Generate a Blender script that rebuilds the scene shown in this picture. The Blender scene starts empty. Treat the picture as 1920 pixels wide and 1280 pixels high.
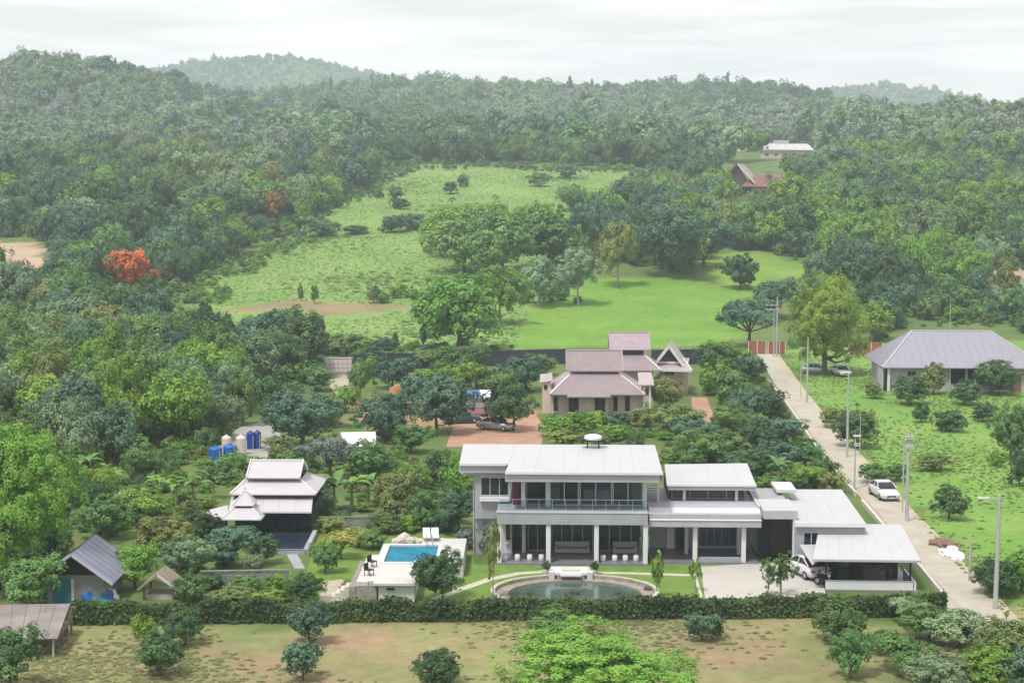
import bpy, bmesh, math, random
import numpy as np
from mathutils import Vector, Matrix

R = math.radians
rnd = random.Random(7)
rng = np.random.default_rng(11)
SC = bpy.context.scene
COL = SC.collection

# ------------------------------------------------------------------ camera
H, F, PITCH = 28.0, 3000.0, math.atan(289 / 3000)      # metres, focal length in photo pixels
cam_d = bpy.data.cameras.new('camera')
cam = bpy.data.objects.new('camera', cam_d)
COL.objects.link(cam)
cam.location = (0, 0, H)
cam.rotation_euler = (R(90) - PITCH, 0, 0)
cam_d.sensor_width = 36
cam_d.lens = F / 1920 * 36
cam_d.clip_start = 1
cam_d.clip_end = 12000
SC.camera = cam

# ------------------------------------------------------------------ sky and sun
SUN_EL, SUN_AZ = 62, 216         # elevation; compass-like azimuth of the sun, 0 = +Y, clockwise
w = bpy.data.worlds.new('World')
SC.world = w
w.use_nodes = True
nt = w.node_tree
nt.nodes.clear()
N = nt.nodes.new
out = N('ShaderNodeOutputWorld'); bg = N('ShaderNodeBackground')
sky = N('ShaderNodeTexSky'); sky.sky_type = 'NISHITA'; sky.sun_disc = False
sky.sun_elevation = R(SUN_EL); sky.sun_rotation = R(SUN_AZ)
sky.air_density = 1.0; sky.dust_density = 2.0
tc = N('ShaderNodeTexCoord'); mp = N('ShaderNodeMapping'); mp.inputs['Scale'].default_value = (1.6, 1.6, 17.0)
n1 = N('ShaderNodeTexNoise'); n1.inputs['Scale'].default_value = 3.6; n1.inputs['Detail'].default_value = 6; n1.inputs['Roughness'].default_value = .55
rp = N('ShaderNodeValToRGB')
rp.color_ramp.elements[0].position = .38; rp.color_ramp.elements[0].color = (7.9, 7.45, 7.3, 1)
rp.color_ramp.elements[1].position = .64; rp.color_ramp.elements[1].color = (11.0, 10.35, 10.1, 1)
mx = N('ShaderNodeMixRGB'); mx.inputs['Fac'].default_value = .93
L = nt.links.new
L(tc.outputs['Generated'], mp.inputs['Vector']); L(mp.outputs['Vector'], n1.inputs['Vector'])
L(n1.outputs['Fac'], rp.inputs['Fac']); L(sky.outputs['Color'], mx.inputs['Color1']); L(rp.outputs['Color'], mx.inputs['Color2'])
L(mx.outputs['Color'], bg.inputs['Color']); bg.inputs['Strength'].default_value = .1
L(bg.outputs['Background'], out.inputs['Surface'])

sl = bpy.data.lights.new('sun', 'SUN'); sl.energy = 3.1; sl.angle = R(9); sl.color = (1, .97, .92)
so = bpy.data.objects.new('sun', sl); COL.objects.link(so)
so.location = (0, 60, 300)
_d = Vector((math.sin(R(SUN_AZ)) * math.cos(R(SUN_EL)), math.cos(R(SUN_AZ)) * math.cos(R(SUN_EL)), math.sin(R(SUN_EL))))
so.rotation_euler = _d.to_track_quat('Z', 'Y').to_euler()

vs = SC.view_settings
vs.view_transform = 'Standard'; vs.look = 'None'; vs.exposure = .39; vs.gamma = 1; vs.use_curve_mapping = False
cy = SC.cycles
cy.max_bounces = 6; cy.diffuse_bounces = 2; cy.glossy_bounces = 2; cy.transmission_bounces = 3
cy.transparent_max_bounces = 6; cy.volume_bounces = 1
cy.use_denoising = True

# ------------------------------------------------------------------ terrain and picture geometry
def sstep(a, b, x):
    t = np.clip((x - a) / (b - a), 0, 1)
    return t * t * (3 - 2 * t)

def zt(X, Y):
    X = np.asarray(X, float); Y = np.asarray(Y, float)
    z = np.interp(Y, [0, 285, 320, 700, 900, 1500, 2200, 4600], [0, 0, 2.6, 39, 50, 84, 104, 112])
    g = lambda cx, cy_, sx, sy, a: a * np.exp(-((X - cx) / sx) ** 2 - ((Y - cy_) / sy) ** 2)
    z = z + 46 * np.exp(-((X + 400) / 170) ** 4 - ((Y - 1120) / 300) ** 2) + g(-160, 1500, 95, 300, 26)
    amp = np.interp(X, [-155, -80, 20, 120, 220, 270, 330, 600], [0, 20, 29, 27, 26, 16, 2, 0])
    z = z + amp * np.exp(-((Y - 1500) / 330) ** 2)
    z = z + g(250, 820, 80, 190, 7) + g(-482, 2900, 520, 260, 136) + g(-400, 2900, 90, 200, 16)
    z = z + g(650, 2900, 330, 240, 92) + g(380, 1000, 140, 260, 6)
    k = sstep(300, 420, Y)
    z = z + k * (1.6 * np.sin(X * .021 + 1.1) * np.cos(Y * .017) + .9 * np.sin(X * .06 + Y * .035))
    return z

def ray(px, py):
    dx = (px - 960) / F; dy = -(py - 640) / F
    c, s = math.cos(PITCH), math.sin(PITCH)
    return Vector((dx, c + dy * s, -s + dy * c))

def G(px, py, z=0.0):
    d = ray(px, py); t = (z - H) / d.z
    return Vector((d.x * t, d.y * t, z))

_YS = np.concatenate([np.arange(60, 320, .5), np.arange(320, 900, 1.0), np.arange(900, 4600, 5.0)])
def GT(px, py):
    d = ray(px, py)
    X = d.x / d.y * _YS; Zr = H + d.z / d.y * _YS
    below = np.nonzero(Zr < zt(X, _YS))[0]
    if len(below) == 0: return None
    y = float(_YS[below[0]]); x = d.x / d.y * y
    return Vector((x, y, float(zt(x, y))))

def S(p):                        # photo pixels per metre at a point
    return F / (p[1] * math.cos(PITCH) + (H - p[2]) * math.sin(PITCH))

def PX(X, Y, Z):                 # world -> photo pixel (numpy)
    c, s = math.cos(PITCH), math.sin(PITCH)
    f = Y * c - (Z - H) * s; u = Y * s + (Z - H) * c
    return 960 + F * X / f, 640 - F * u / f

def inpoly(x, y, poly):
    x = np.asarray(x, float); y = np.asarray(y, float); r = np.zeros(x.shape, bool)
    n = len(poly)
    for i in range(n):
        x1, y1 = poly[i]; x2, y2 = poly[(i + 1) % n]
        if y1 == y2: continue
        c = ((y1 > y) != (y2 > y)) & (x < (x2 - x1) * (y - y1) / (y2 - y1) + x1)
        r ^= c
    return r

# ------------------------------------------------------------------ materials
MATS = {}
def mat(name, col, rough=.8, var=.12, scale=1.5, bump=.0, bscale=20., metal=0., spec=.35, stain=None, stain_amt=.0, emit=None):
    if name in MATS: return MATS[name]
    m = bpy.data.materials.new(name); m.use_nodes = True; MATS[name] = m
    t = m.node_tree; b = t.nodes['Principled BSDF']
    b.inputs['Roughness'].default_value = rough; b.inputs['Metallic'].default_value = metal
    b.inputs['Specular IOR Level'].default_value = spec
    g = t.nodes.new('ShaderNodeNewGeometry')
    n = t.nodes.new('ShaderNodeTexNoise'); n.inputs['Scale'].default_value = scale; n.inputs['Detail'].default_value = 5; n.inputs['Roughness'].default_value = .6
    t.links.new(g.outputs['Position'], n.inputs['Vector'])
    r = t.nodes.new('ShaderNodeValToRGB')
    c = np.array(col[:3])
    r.color_ramp.elements[0].position = .28; r.color_ramp.elements[0].color = (*(c * (1 - var)), 1)
    r.color_ramp.elements[1].position = .72; r.color_ramp.elements[1].color = (*np.minimum(c * (1 + var), .95), 1)
    t.links.new(n.outputs['Fac'], r.inputs['Fac'])
    src = r.outputs['Color']
    if stain is not None:
        n2 = t.nodes.new('ShaderNodeTexNoise'); n2.inputs['Scale'].default_value = scale * .35; n2.inputs['Detail'].default_value = 7; n2.inputs['Roughness'].default_value = .7
        mp2 = t.nodes.new('ShaderNodeMapping'); mp2.inputs['Location'].default_value = (13, 5, 2)
        t.links.new(g.outputs['Position'], mp2.inputs['Vector']); t.links.new(mp2.outputs['Vector'], n2.inputs['Vector'])
        r2 = t.nodes.new('ShaderNodeValToRGB'); r2.color_ramp.elements[0].position = .48; r2.color_ramp.elements[1].position = .72
        r2.color_ramp.elements[1].color = (stain_amt,) * 3 + (1,)
        t.links.new(n2.outputs['Fac'], r2.inputs['Fac'])
        mxx = t.nodes.new('ShaderNodeMixRGB'); mxx.inputs['Color2'].default_value = (*stain, 1)
        t.links.new(r2.outputs['Color'], mxx.inputs['Fac']); t.links.new(src, mxx.inputs['Color1']); src = mxx.outputs['Color']
    t.links.new(src, b.inputs['Base Color'])
    if bump > 0:
        nb = t.nodes.new('ShaderNodeTexNoise'); nb.inputs['Scale'].default_value = bscale; nb.inputs['Detail'].default_value = 4
        t.links.new(g.outputs['Position'], nb.inputs['Vector'])
        bp = t.nodes.new('ShaderNodeBump'); bp.inputs['Strength'].default_value = bump; bp.inputs['Distance'].default_value = .08
        t.links.new(nb.outputs['Fac'], bp.inputs['Height']); t.links.new(bp.outputs['Normal'], b.inputs['Normal'])
    return m

def leafmat(name, a, b, rv=.25, trans=.28):
    """leaf colours a..b picked by the per-leaf tint, shifted per plant"""
    m = bpy.data.materials.new(name); m.use_nodes = True; MATS[name] = m
    t = m.node_tree; p = t.nodes['Principled BSDF']; o = t.nodes['Material Output']
    p.inputs['Roughness'].default_value = .55; p.inputs['Specular IOR Level'].default_value = .25
    at = t.nodes.new('ShaderNodeAttribute'); at.attribute_name = 'tint'
    mixc = t.nodes.new('ShaderNodeMixRGB'); mixc.inputs['Color1'].default_value = (*a, 1); mixc.inputs['Color2'].default_value = (*b, 1)
    t.links.new(at.outputs['Fac'], mixc.inputs['Fac'])
    oi = t.nodes.new('ShaderNodeObjectInfo')
    hs = t.nodes.new('ShaderNodeHueSaturation')
    mr = t.nodes.new('ShaderNodeMapRange'); mr.inputs['To Min'].default_value = 1 - rv; mr.inputs['To Max'].default_value = 1 + rv
    t.links.new(oi.outputs['Random'], mr.inputs['Value']); t.links.new(mr.outputs['Result'], hs.inputs['Value'])
    m2 = t.nodes.new('ShaderNodeMath'); m2.operation = 'MULTIPLY'; m2.inputs[1].default_value = 7.31
    m3 = t.nodes.new('ShaderNodeMath'); m3.operation = 'FRACT'
    mr2 = t.nodes.new('ShaderNodeMapRange'); mr2.inputs['To Min'].default_value = .482; mr2.inputs['To Max'].default_value = .518
    t.links.new(oi.outputs['Random'], m2.inputs[0]); t.links.new(m2.outputs[0], m3.inputs[0]); t.links.new(m3.outputs[0], mr2.inputs['Value'])
    t.links.new(mr2.outputs['Result'], hs.inputs['Hue'])
    t.links.new(mixc.outputs['Color'], hs.inputs['Color'])
    tr = t.nodes.new('ShaderNodeBsdfTranslucent'); ms = t.nodes.new('ShaderNodeMixShader'); ms.inputs['Fac'].default_value = trans
    t.links.new(hs.outputs['Color'], p.inputs['Base Color']); t.links.new(hs.outputs['Color'], tr.inputs['Color'])
    t.links.new(p.outputs['BSDF'], ms.inputs[1]); t.links.new(tr.outputs['BSDF'], ms.inputs[2]); t.links.new(ms.outputs['Shader'], o.inputs['Surface'])
    return m

def glassmat(name, col, see=.35, rough=.05):
    m = bpy.data.materials.new(name); m.use_nodes = True; MATS[name] = m
    t = m.node_tree; p = t.nodes['Principled BSDF']; o = t.nodes['Material Output']
    p.inputs['Base Color'].default_value = (*col, 1); p.inputs['Roughness'].default_value = rough; p.inputs['Specular IOR Level'].default_value = .6
    tr = t.nodes.new('ShaderNodeBsdfTransparent'); tr.inputs['Color'].default_value = (.8, .88, .9, 1)
    ms = t.nodes.new('ShaderNodeMixShader'); ms.inputs['Fac'].default_value = see
    t.links.new(p.outputs['BSDF'], ms.inputs[1]); t.links.new(tr.outputs['BSDF'], ms.inputs[2]); t.links.new(ms.outputs['Shader'], o.inputs['Surface'])
    return m

mat('roof_white', (.42, .425, .445), .55, .04, .5, stain=(.42, .42, .42), stain_amt=.25)
mat('wall_white', (.48, .48, .50), .8, .05, .8, stain=(.45, .44, .42), stain_amt=.3)
mat('trim_white', (.58, .58, .60), .6, .03)
mat('fascia_grey', (.36, .36, .40), .7, .07, .9, stain=(.25, .25, .27), stain_amt=.4)
mat('slab_grey', (.30, .31, .34), .8, .1, .8, stain=(.2, .2, .22), stain_amt=.4)
mat('floor_tile', (.17, .17, .20), .35, .15, 1.2)
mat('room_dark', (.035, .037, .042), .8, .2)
mat('room_grey', (.30, .30, .32), .8, .15)
mat('maroon', (.10, .02, .03), .6, .1)
mat('brown_door', (.075, .05, .045), .6, .2, 3)
mat('curtain', (.5, .53, .53), .9, .1, 4)
mat('sofa', (.28, .28, .29), .9, .1)
mat('concrete', (.47, .45, .40), .9, .1, .7, .15, 25, stain=(.30, .28, .24), stain_amt=.5)
mat('road_concrete', (.37, .345, .285), .9, .12, .6, .2, 20, stain=(.28, .24, .18), stain_amt=.6)
mat('drive_concrete', (.42, .40, .37), .85, .06, .6, .1, 20, stain=(.40, .37, .33), stain_amt=.35)
mat('path_stone', (.42, .42, .32), .9, .12, 2, .2, 15)
mat('pond_stone', (.26, .24, .20), .9, .25, 2.5, .3, 10, stain=(.12, .11, .08), stain_amt=.6)
mat('deck_white', (.48, .475, .465), .8, .06, 1.2, stain=(.45, .44, .41), stain_amt=.3)
mat('stone_wall', (.24, .22, .20), .9, .3, 4, .5, 8)
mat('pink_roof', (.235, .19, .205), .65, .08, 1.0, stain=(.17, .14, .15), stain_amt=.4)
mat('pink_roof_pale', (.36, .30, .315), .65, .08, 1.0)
mat('pink_wall', (.42, .36, .33), .85, .1, .7, stain=(.3, .25, .22), stain_amt=.3)
mat('cream_wall', (.52, .44, .37), .85, .08, .7)
mat('cap_pale', (.56, .50, .50), .7, .05)
mat('grey_roof', (.245, .245, .29), .5, .06, .6, stain=(.24, .24, .28), stain_amt=.4)
mat('grey_cap', (.40, .40, .45), .5, .05)
mat('block_grey', (.36, .36, .38), .9, .12, 1.2, .2, 12)
mat('thai_roof', (.43, .415, .44), .55, .05, .9, stain=(.40, .38, .40), stain_amt=.3)
mat('navy', (.010, .016, .034), .35, .2, 1)
mat('navy_deck', (.010, .018, .036), .25, .2, 1)
mat('shed_roof', (.18, .19, .25), .6, .1, 1, stain=(.14, .13, .15), stain_amt=.5)
mat('rust_roof', (.225, .205, .20), .85, .2, .9, .1, 8, stain=(.13, .09, .08), stain_amt=.7)
mat('old_wood', (.16, .13, .11), .9, .25, 4, .2, 12)
mat('board_grey', (.24, .23, .23), .9, .15, 3)
mat('thatch', (.24, .20, .16), .95, .3, 5, .5, 20)
mat('teal', (.02, .17, .24), .5, .1)
mat('blue_tank', (.010, .10, .34), .3, .08, 2)
mat('blue_tank_dark', (.012, .045, .26), .3, .08, 2)
mat('blue_tarp', (.015, .11, .38), .6, .25, 3)
mat('green_tarp', (.03, .20, .13), .6, .2, 3)
mat('cream_tank', (.52, .47, .43), .5, .06)
mat('fence_navy', (.03, .035, .055), .8, .2, 1)
mat('fence_grey', (.20, .21, .20), .85, .2, 1.5, stain=(.12, .13, .10), stain_amt=.6)
mat('red_panel', (.28, .10, .06), .6, .15, 2)
mat('post_cream', (.55, .48, .40), .8, .08)
mat('pole_concrete', (.34, .36, .36), .85, .1, 2)
mat('steel', (.42, .44, .45), .45, .08, metal=.3)
mat('red_earth', (.36, .21, .14), .95, .15, .5, .2, 6, stain=(.27, .17, .12), stain_amt=.5)
mat('orange_sand', (.36, .18, .08), .95, .2, 1.5, .3, 6)
mat('pale_earth', (.37, .33, .25), .95, .12, .6, .2, 6)
mat('grey_yard', (.30, .29, .27), .95, .15, .8, .2, 8)
mat('lawn', (.115, .205, .035), .95, .22, .9, .3, 30, stain=(.16, .20, .05), stain_amt=.6)
mat('bark', (.10, .08, .06), .9, .3, 6, .3, 20)
mat('bark_pale', (.24, .22, .19), .9, .25, 6, .3, 20)
mat('car_white', (.56, .56, .58), .25, .02, spec=.6)
mat('car_silver', (.36, .37, .39), .3, .04, metal=.4, spec=.6)
mat('car_dark', (.03, .05, .08), .25, .05, spec=.6)
mat('car_blue', (.02, .10, .30), .3, .05, spec=.6)
mat('car_pink', (.40, .20, .22), .4, .05)
mat('black', (.012, .012, .014), .5, .1)
mat('tyre', (.02, .02, .02), .9, .1)
mat('rim', (.40, .40, .42), .4, .05, metal=.6)
mat('lamp_red', (.35, .02, .02), .3, .05)
mat('lamp_clear', (.75, .76, .78), .2, .03)
mat('rubbish', (.60, .60, .62), .8, .15, 6)
mat('rubbish_brown', (.18, .11, .08), .9, .3, 6)
mat('pot', (.45, .45, .44), .8, .1)
mat('brown_roof', (.20, .10, .085), .8, .2, 1)
mat('mauve_roof', (.30, .24, .27), .7, .1, 1)
mat('banana_stem', (.20, .22, .09), .8, .2)
mat('sofa_white', (.7, .7, .7), .8, .05)
glassmat('glass', (.02, .03, .035), .82)
glassmat('glass_dark', (.012, .016, .022), .12)
glassmat('glass_rail', (.20, .22, .24), .965)

def watermat(name, col, rough, bump, scale, tint2=None):
    m = mat(name, col, rough, .35, scale, bump, scale * 4, spec=tint2 or .5)
    return m
watermat('pool_water', (.004, .17, .27), .12, .15, 1.1, .12)
MATS['pool_water'].node_tree.nodes['Principled BSDF'].inputs['IOR'].default_value = 1.12
mat('rock_dark', (.055, .055, .05), .9, .3, 5, .4, 12)
watermat('pond_water', (.07, .11, .09), .1, .08, .6)

leafmat('leaf_dark', (.038, .096, .042), (.105, .20, .068))
leafmat('leaf_teal', (.050, .122, .084), (.13, .235, .135))
leafmat('leaf_mid', (.075, .168, .048), (.18, .315, .09))
leafmat('leaf_bright', (0.105, 0.235, 0.03), (0.24, 0.41, 0.068), .15)
leafmat('leaf_lime', (.135, .29, .035), (.275, .45, .075), .1)
leafmat('leaf_pale', (0.15, 0.245, 0.125), (0.27, 0.38, 0.2), .18)
leafmat('leaf_olive', (0.13, 0.185, 0.05), (0.26, 0.31, 0.1), .18)
leafmat('leaf_yellow', (.23, .29, .05), (.40, .43, .13), .12)
leafmat('leaf_red', (.09, .13, .04), (.80, .13, .05), .1)
leafmat('leaf_orange', (.11, .14, .04), (.62, .24, .07), .1)
leafmat('leaf_grey', (0.15, 0.205, 0.165), (0.28, 0.345, 0.28), .15)
leafmat('leaf_weed', (.23, .35, .105), (.33, .46, .155), .12, .45)
leafmat('leaf_hedge', (0.034, 0.075, 0.026), (0.095, 0.165, 0.048), .05)
leafmat('leaf_grass', (.27, .42, .10), (.37, .52, .16), .1, .45)
leafmat('leaf_paddock', (.27, .31, .13), (.36, .39, .18), .1, .45)
leafmat('leaf_dry', (.33, .29, .15), (.42, .37, .20), .1, .45)

# ------------------------------------------------------------------ object helpers
def tag(o, label=None, cat=None, group=None, kind=None):
    if label: o['label'] = label
    if cat: o['category'] = cat
    if group: o['group'] = group
    if kind: o['kind'] = kind
    return o

def thing(name, label, cat, loc=(0, 0, 0), rz=0, group=None):
    o = bpy.data.objects.new(name, None); COL.objects.link(o)
    o.empty_display_size = .3
    o.location = loc; o.rotation_euler = (0, 0, rz)
    return tag(o, label, cat, group)

def link(name, me, parent=None, loc=(0, 0, 0), rz=0, sc=None):
    o = bpy.data.objects.new(name, me); COL.objects.link(o)
    o.location = loc; o.rotation_euler = (0, 0, rz)
    if sc is not None: o.scale = sc
    if parent is not None: o.parent = parent
    return o

class MB:
    def __init__(s): s.v = []; s.f = []
    def add(s, vs_, fs):
        k = len(s.v); s.v += [tuple(p) for p in vs_]; s.f += [tuple(i + k for i in f) for f in fs]; return s
    def box(s, x0, x1, y0, y1, z0, z1):
        x0, x1 = min(x0, x1), max(x0, x1); y0, y1 = min(y0, y1), max(y0, y1); z0, z1 = min(z0, z1), max(z0, z1)
        v = [(x, y, z) for z in (z0, z1) for y in (y0, y1) for x in (x0, x1)]
        return s.add(v, [(0, 2, 3, 1), (4, 5, 7, 6), (0, 1, 5, 4), (2, 6, 7, 3), (0, 4, 6, 2), (1, 3, 7, 5)])
    def slab(s, pts, t):                     # polygon of 3D points (CCW from above) with thickness t downwards
        n = len(pts); a = [tuple(p) for p in pts]; b = [(p[0], p[1], p[2] - t) for p in pts]
        f = [tuple(range(n)), tuple(range(2 * n - 1, n - 1, -1))]
        f += [(i, i + n, (i + 1) % n + n, (i + 1) % n) for i in range(n)]
        return s.add(a + b, f)
    def bar(s, p0, p1, a, b=None):           # rectangular bar
        b = b or a; p0 = Vector(p0); p1 = Vector(p1); d = (p1 - p0).normalized()
        u = d.cross(Vector((0, 0, 1)))
        if u.length < 1e-3: u = Vector((1, 0, 0))
        u.normalize(); w_ = u.cross(d)
        v = []
        for p in (p0, p1):
            for i, j in ((-1, -1), (1, -1), (1, 1), (-1, 1)): v.append(p + u * (i * a / 2) + w_ * (j * b / 2))
        return s.add(v, [(0, 1, 2, 3), (7, 6, 5, 4), (0, 4, 5, 1), (1, 5, 6, 2), (2, 6, 7, 3), (3, 7, 4, 0)])
    def cyl(s, p0, p1, r0, r1=None, n=10, cap=True):
        r1 = r0 if r1 is None else r1; p0 = Vector(p0); p1 = Vector(p1); d = (p1 - p0).normalized()
        u = d.orthogonal().normalized(); w_ = d.cross(u); v = []
        for p, r in ((p0, r0), (p1, r1)):
            for i in range(n):
                a = 2 * math.pi * i / n; v.append(p + u * (math.cos(a) * r) + w_ * (math.sin(a) * r))
        f = [(i, (i + 1) % n, (i + 1) % n + n, i + n) for i in range(n)]
        if cap: f += [tuple(range(n - 1, -1, -1)), tuple(range(n, 2 * n))]
        return s.add(v, f)
    def lathe(s, prof, n=14, c=(0, 0, 0)):
        v = []; f = []
        for r, z in prof:
            for i in range(n):
                a = 2 * math.pi * i / n; v.append((c[0] + r * math.cos(a), c[1] + r * math.sin(a), c[2] + z))
        m = len(prof)
        for j in range(m - 1):
            for i in range(n): f.append((j * n + i, j * n + (i + 1) % n, (j + 1) * n + (i + 1) % n, (j + 1) * n + i))
        f += [tuple(range(n - 1, -1, -1)), tuple(range((m - 1) * n, m * n))]
        return s.add(v, f)
    def loft(s, secs):                       # list of rings with equal point count
        n = len(secs[0]); v = [p for q in secs for p in q]; f = []
        for j in range(len(secs) - 1):
            for i in range(n): f.append((j * n + i, (j + 1) * n + i, (j + 1) * n + (i + 1) % n, j * n + (i + 1) % n))
        f += [tuple(range(n)), tuple(range(len(secs) * n - 1, (len(secs) - 1) * n - 1, -1))]
        return s.add(v, f)
    def mesh(s, name, m, smooth=False):
        me = bpy.data.meshes.new(name); me.from_pydata([tuple(p) for p in s.v], [], s.f); me.validate()
        bm = bmesh.new(); bm.from_mesh(me); bmesh.ops.recalc_face_normals(bm, faces=bm.faces); bm.to_mesh(me); bm.free()
        me.materials.append(MATS[m] if isinstance(m, str) else m)
        if smooth: me.polygons.foreach_set('use_smooth', [True] * len(me.polygons))
        return me
    def build(s, name, m, parent=None, smooth=False, loc=(0, 0, 0), rz=0, bevel=0):
        o = link(name, s.mesh(name, m, smooth), parent, loc, rz)
        if bevel:
            b = o.modifiers.new('bevel', 'BEVEL'); b.width = bevel; b.segments = 1; b.limit_method = 'ANGLE'
        return o

class Fr:
    """local building frame: x along the facade, y away from the viewer, origin on the ground under a photo pixel"""
    def __init__(s, px, py, yaw=0.):
        s.o = GT(px, py); s.yaw = R(yaw); c, q = math.cos(s.yaw), math.sin(s.yaw)
        s.ex = Vector((c, q, 0)); s.ey = Vector((-q, c, 0))
    def at(s, px, py, d):
        r = ray(px, py); C = Vector((0, 0, H)) - s.o
        t = (d - C.dot(s.ey)) / r.dot(s.ey); p = C + r * t
        return p.dot(s.ex), p.z
    def P(s, px, py, d):
        x, z = s.at(px, py, d); return Vector((x, d, z))
    def rect(s, x0, y0, x1, y1, d):           # -> xa, xb, zlow, zhigh on the plane y = d
        a = s.at(x0, y0, d); b = s.at(x1, y1, d); c = s.at(x1, y0, d); e = s.at(x0, y1, d)
        return (a[0] + e[0]) / 2, (b[0] + c[0]) / 2, b[1], a[1]

def sheet(name, pts, z, m, kind='structure', thick=.0, label=None):
    b = MB(); p = [(q[0], q[1], z) for q in pts]
    area = sum(p[i][0] * p[(i + 1) % len(p)][1] - p[(i + 1) % len(p)][0] * p[i][1] for i in range(len(p)))
    if area < 0: p = p[::-1]
    if thick: b.slab(p, thick)
    else: b.add(p, [tuple(range(len(p)))])
    o = b.build(name, m); tag(o, kind=kind, label=label)
    return o
# ------------------------------------------------------------------ ground
def build_ground():
    xs = np.concatenate([np.arange(-2600, -300, 46), np.arange(-300, 300.1, 3.0), np.arange(340, 2700, 46)])
    ys = np.concatenate([np.arange(-60, 78, 6), np.arange(78, 270, 2.0), np.arange(270, 760, 3.4), np.arange(764, 1700, 14), np.arange(1720, 3420, 36)])
    X, Y = np.meshgrid(xs, ys); Z = zt(X, Y)
    nx, ny = len(xs), len(ys)
    v = np.stack([X, Y, Z], -1).reshape(-1, 3)
    i = (np.arange(ny - 1)[:, None] * nx + np.arange(nx - 1)[None, :]).reshape(-1)
    f = np.stack([i, i + 1, i + 1 + nx, i + nx], -1)
    me = bpy.data.meshes.new('ground')
    me.from_pydata(v.tolist(), [], f.tolist())
    me.polygons.foreach_set('use_smooth', [True] * len(me.polygons))
    # zones: real ground covers, by place
    px, py = PX(v[:, 0], v[:, 1], v[:, 2])
    wx = px + 9 * np.sin(v[:, 1] * .21 + v[:, 0] * .13) + 6 * np.sin(v[:, 0] * .37); wy = py + 5 * np.sin(v[:, 0] * .29 + 1)
    c = np.tile(np.array([.105, .155, .050]), (len(v), 1))                       # rough scrub
    def zone(poly, col):
        w_ = inpoly(v[:, 0] + 1.5 * np.sin(v[:, 1] * .4), v[:, 1] + 2.5 * np.sin(v[:, 0] * .31), [tuple(GT(*q)[:2]) for q in poly])
        c[w_] = col
    zone([(340, 640), (360, 590), (420, 540), (600, 470), (800, 470), (960, 480), (1050, 600), (960, 660), (600, 660)], (.165, .268, .078))
    zone([(350, 590), (385, 520), (560, 455), (800, 440), (1060, 440), (1050, 330), (1230, 320), (1200, 345), (1130, 420), (1100, 480), (1000, 560), (800, 590), (560, 560)], (.165, .268, .078))
    zone([(560, 440), (610, 385), (740, 320), (800, 308), (1040, 314), (1100, 320), (1230, 325), (1190, 370), (1050, 430), (800, 445)], (.165, .268, .078))
    zone([(960, 650), (985, 560), (1100, 520), (1300, 525), (1400, 545), (1380, 650)], (.135, .255, .045))
    zone([(1340, 540), (1320, 480), (1420, 470), (1530, 500), (1480, 540)], (.155, .260, .050))
    zone([(1640, 560), (1650, 520), (1780, 520), (1760, 570)], (.15, .25, .05))
    zone([(400, 584), (440, 573), (560, 565), (700, 567), (770, 579), (700, 588), (560, 586)], (.23, .19, .11))
    zone([(-60, 500), (-60, 452), (60, 455), (100, 490), (60, 505)], (.40, .30, .22))
    zone([(1850, 512), (1990, 500), (1990, 525), (1860, 530)], (.33, .25, .17))
    zone([(1850, 530), (1990, 526), (1990, 580), (1870, 565)], (.14, .20, .13))
    zone([(1455, 660), (1520, 640), (1990, 640), (1990, 1150), (1870, 1150), (1690, 930), (1560, 790)], (.150, .268, .062))
    zone([(640, 775), (690, 745), (760, 722), (900, 735), (1000, 770), (1000, 800), (860, 805), (700, 805)], (.26, .185, .11))
    zone([(-200, 1172), (2150, 1150), (2300, 1700), (-500, 1700)], (.205, .212, .10))
    for q in ([(370, 1290), (400, 1190), (540, 1180), (540, 1290)], [(610, 1260), (620, 1180), (800, 1185), (780, 1260)], [(1240, 1230), (1260, 1190), (1480, 1185), (1540, 1300), (1380, 1300)]): zone(q, (.235, .195, .115))
    a = me.color_attributes.new('zone', 'FLOAT_COLOR', 'POINT')
    a.data.foreach_set('color', np.concatenate([c, np.ones((len(c), 1))], 1).astype(np.float32).ravel())
    m = bpy.data.materials.new('ground_cover'); m.use_nodes = True; t = m.node_tree; b = t.nodes['Principled BSDF']
    b.inputs['Roughness'].default_value = .95; b.inputs['Specular IOR Level'].default_value = .1
    at = t.nodes.new('ShaderNodeVertexColor'); at.layer_name = 'zone'
    g = t.nodes.new('ShaderNodeNewGeometry')
    def noise_(sc, det, lo, hi, p0=.3, p1=.7):
        n = t.nodes.new('ShaderNodeTexNoise'); n.inputs['Scale'].default_value = sc; n.inputs['Detail'].default_value = det; n.inputs['Roughness'].default_value = .65
        t.links.new(g.outputs['Position'], n.inputs['Vector'])
        r = t.nodes.new('ShaderNodeValToRGB'); r.color_ramp.elements[0].position = p0; r.color_ramp.elements[1].position = p1
        r.color_ramp.elements[0].color = (*lo, 1); r.color_ramp.elements[1].color = (*hi, 1)
        t.links.new(n.outputs['Fac'], r.inputs['Fac']); return r.outputs['Color']
    def mul(a_, b_):
        x = t.nodes.new('ShaderNodeMixRGB'); x.blend_type = 'MULTIPLY'; x.inputs['Fac'].default_value = 1
        t.links.new(a_, x.inputs['Color1']); t.links.new(b_, x.inputs['Color2']); return x.outputs['Color']
    col = mul(at.outputs['Color'], noise_(.07, 6, (.76, .86, .76), (1.26, 1.12, 1.2)))
    col = mul(col, noise_(.22, 6, (.88, 1.03, .88), (1.08, .98, 1.05), .38, .62))
    col = mul(col, noise_(.9, 5, (.80, .84, .82), (1.2, 1.14, 1.15)))
    t.links.new(col, b.inputs['Base Color'])
    bp = t.nodes.new('ShaderNodeBump'); bp.inputs['Strength'].default_value = .35; bp.inputs['Distance'].default_value = .06
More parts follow.
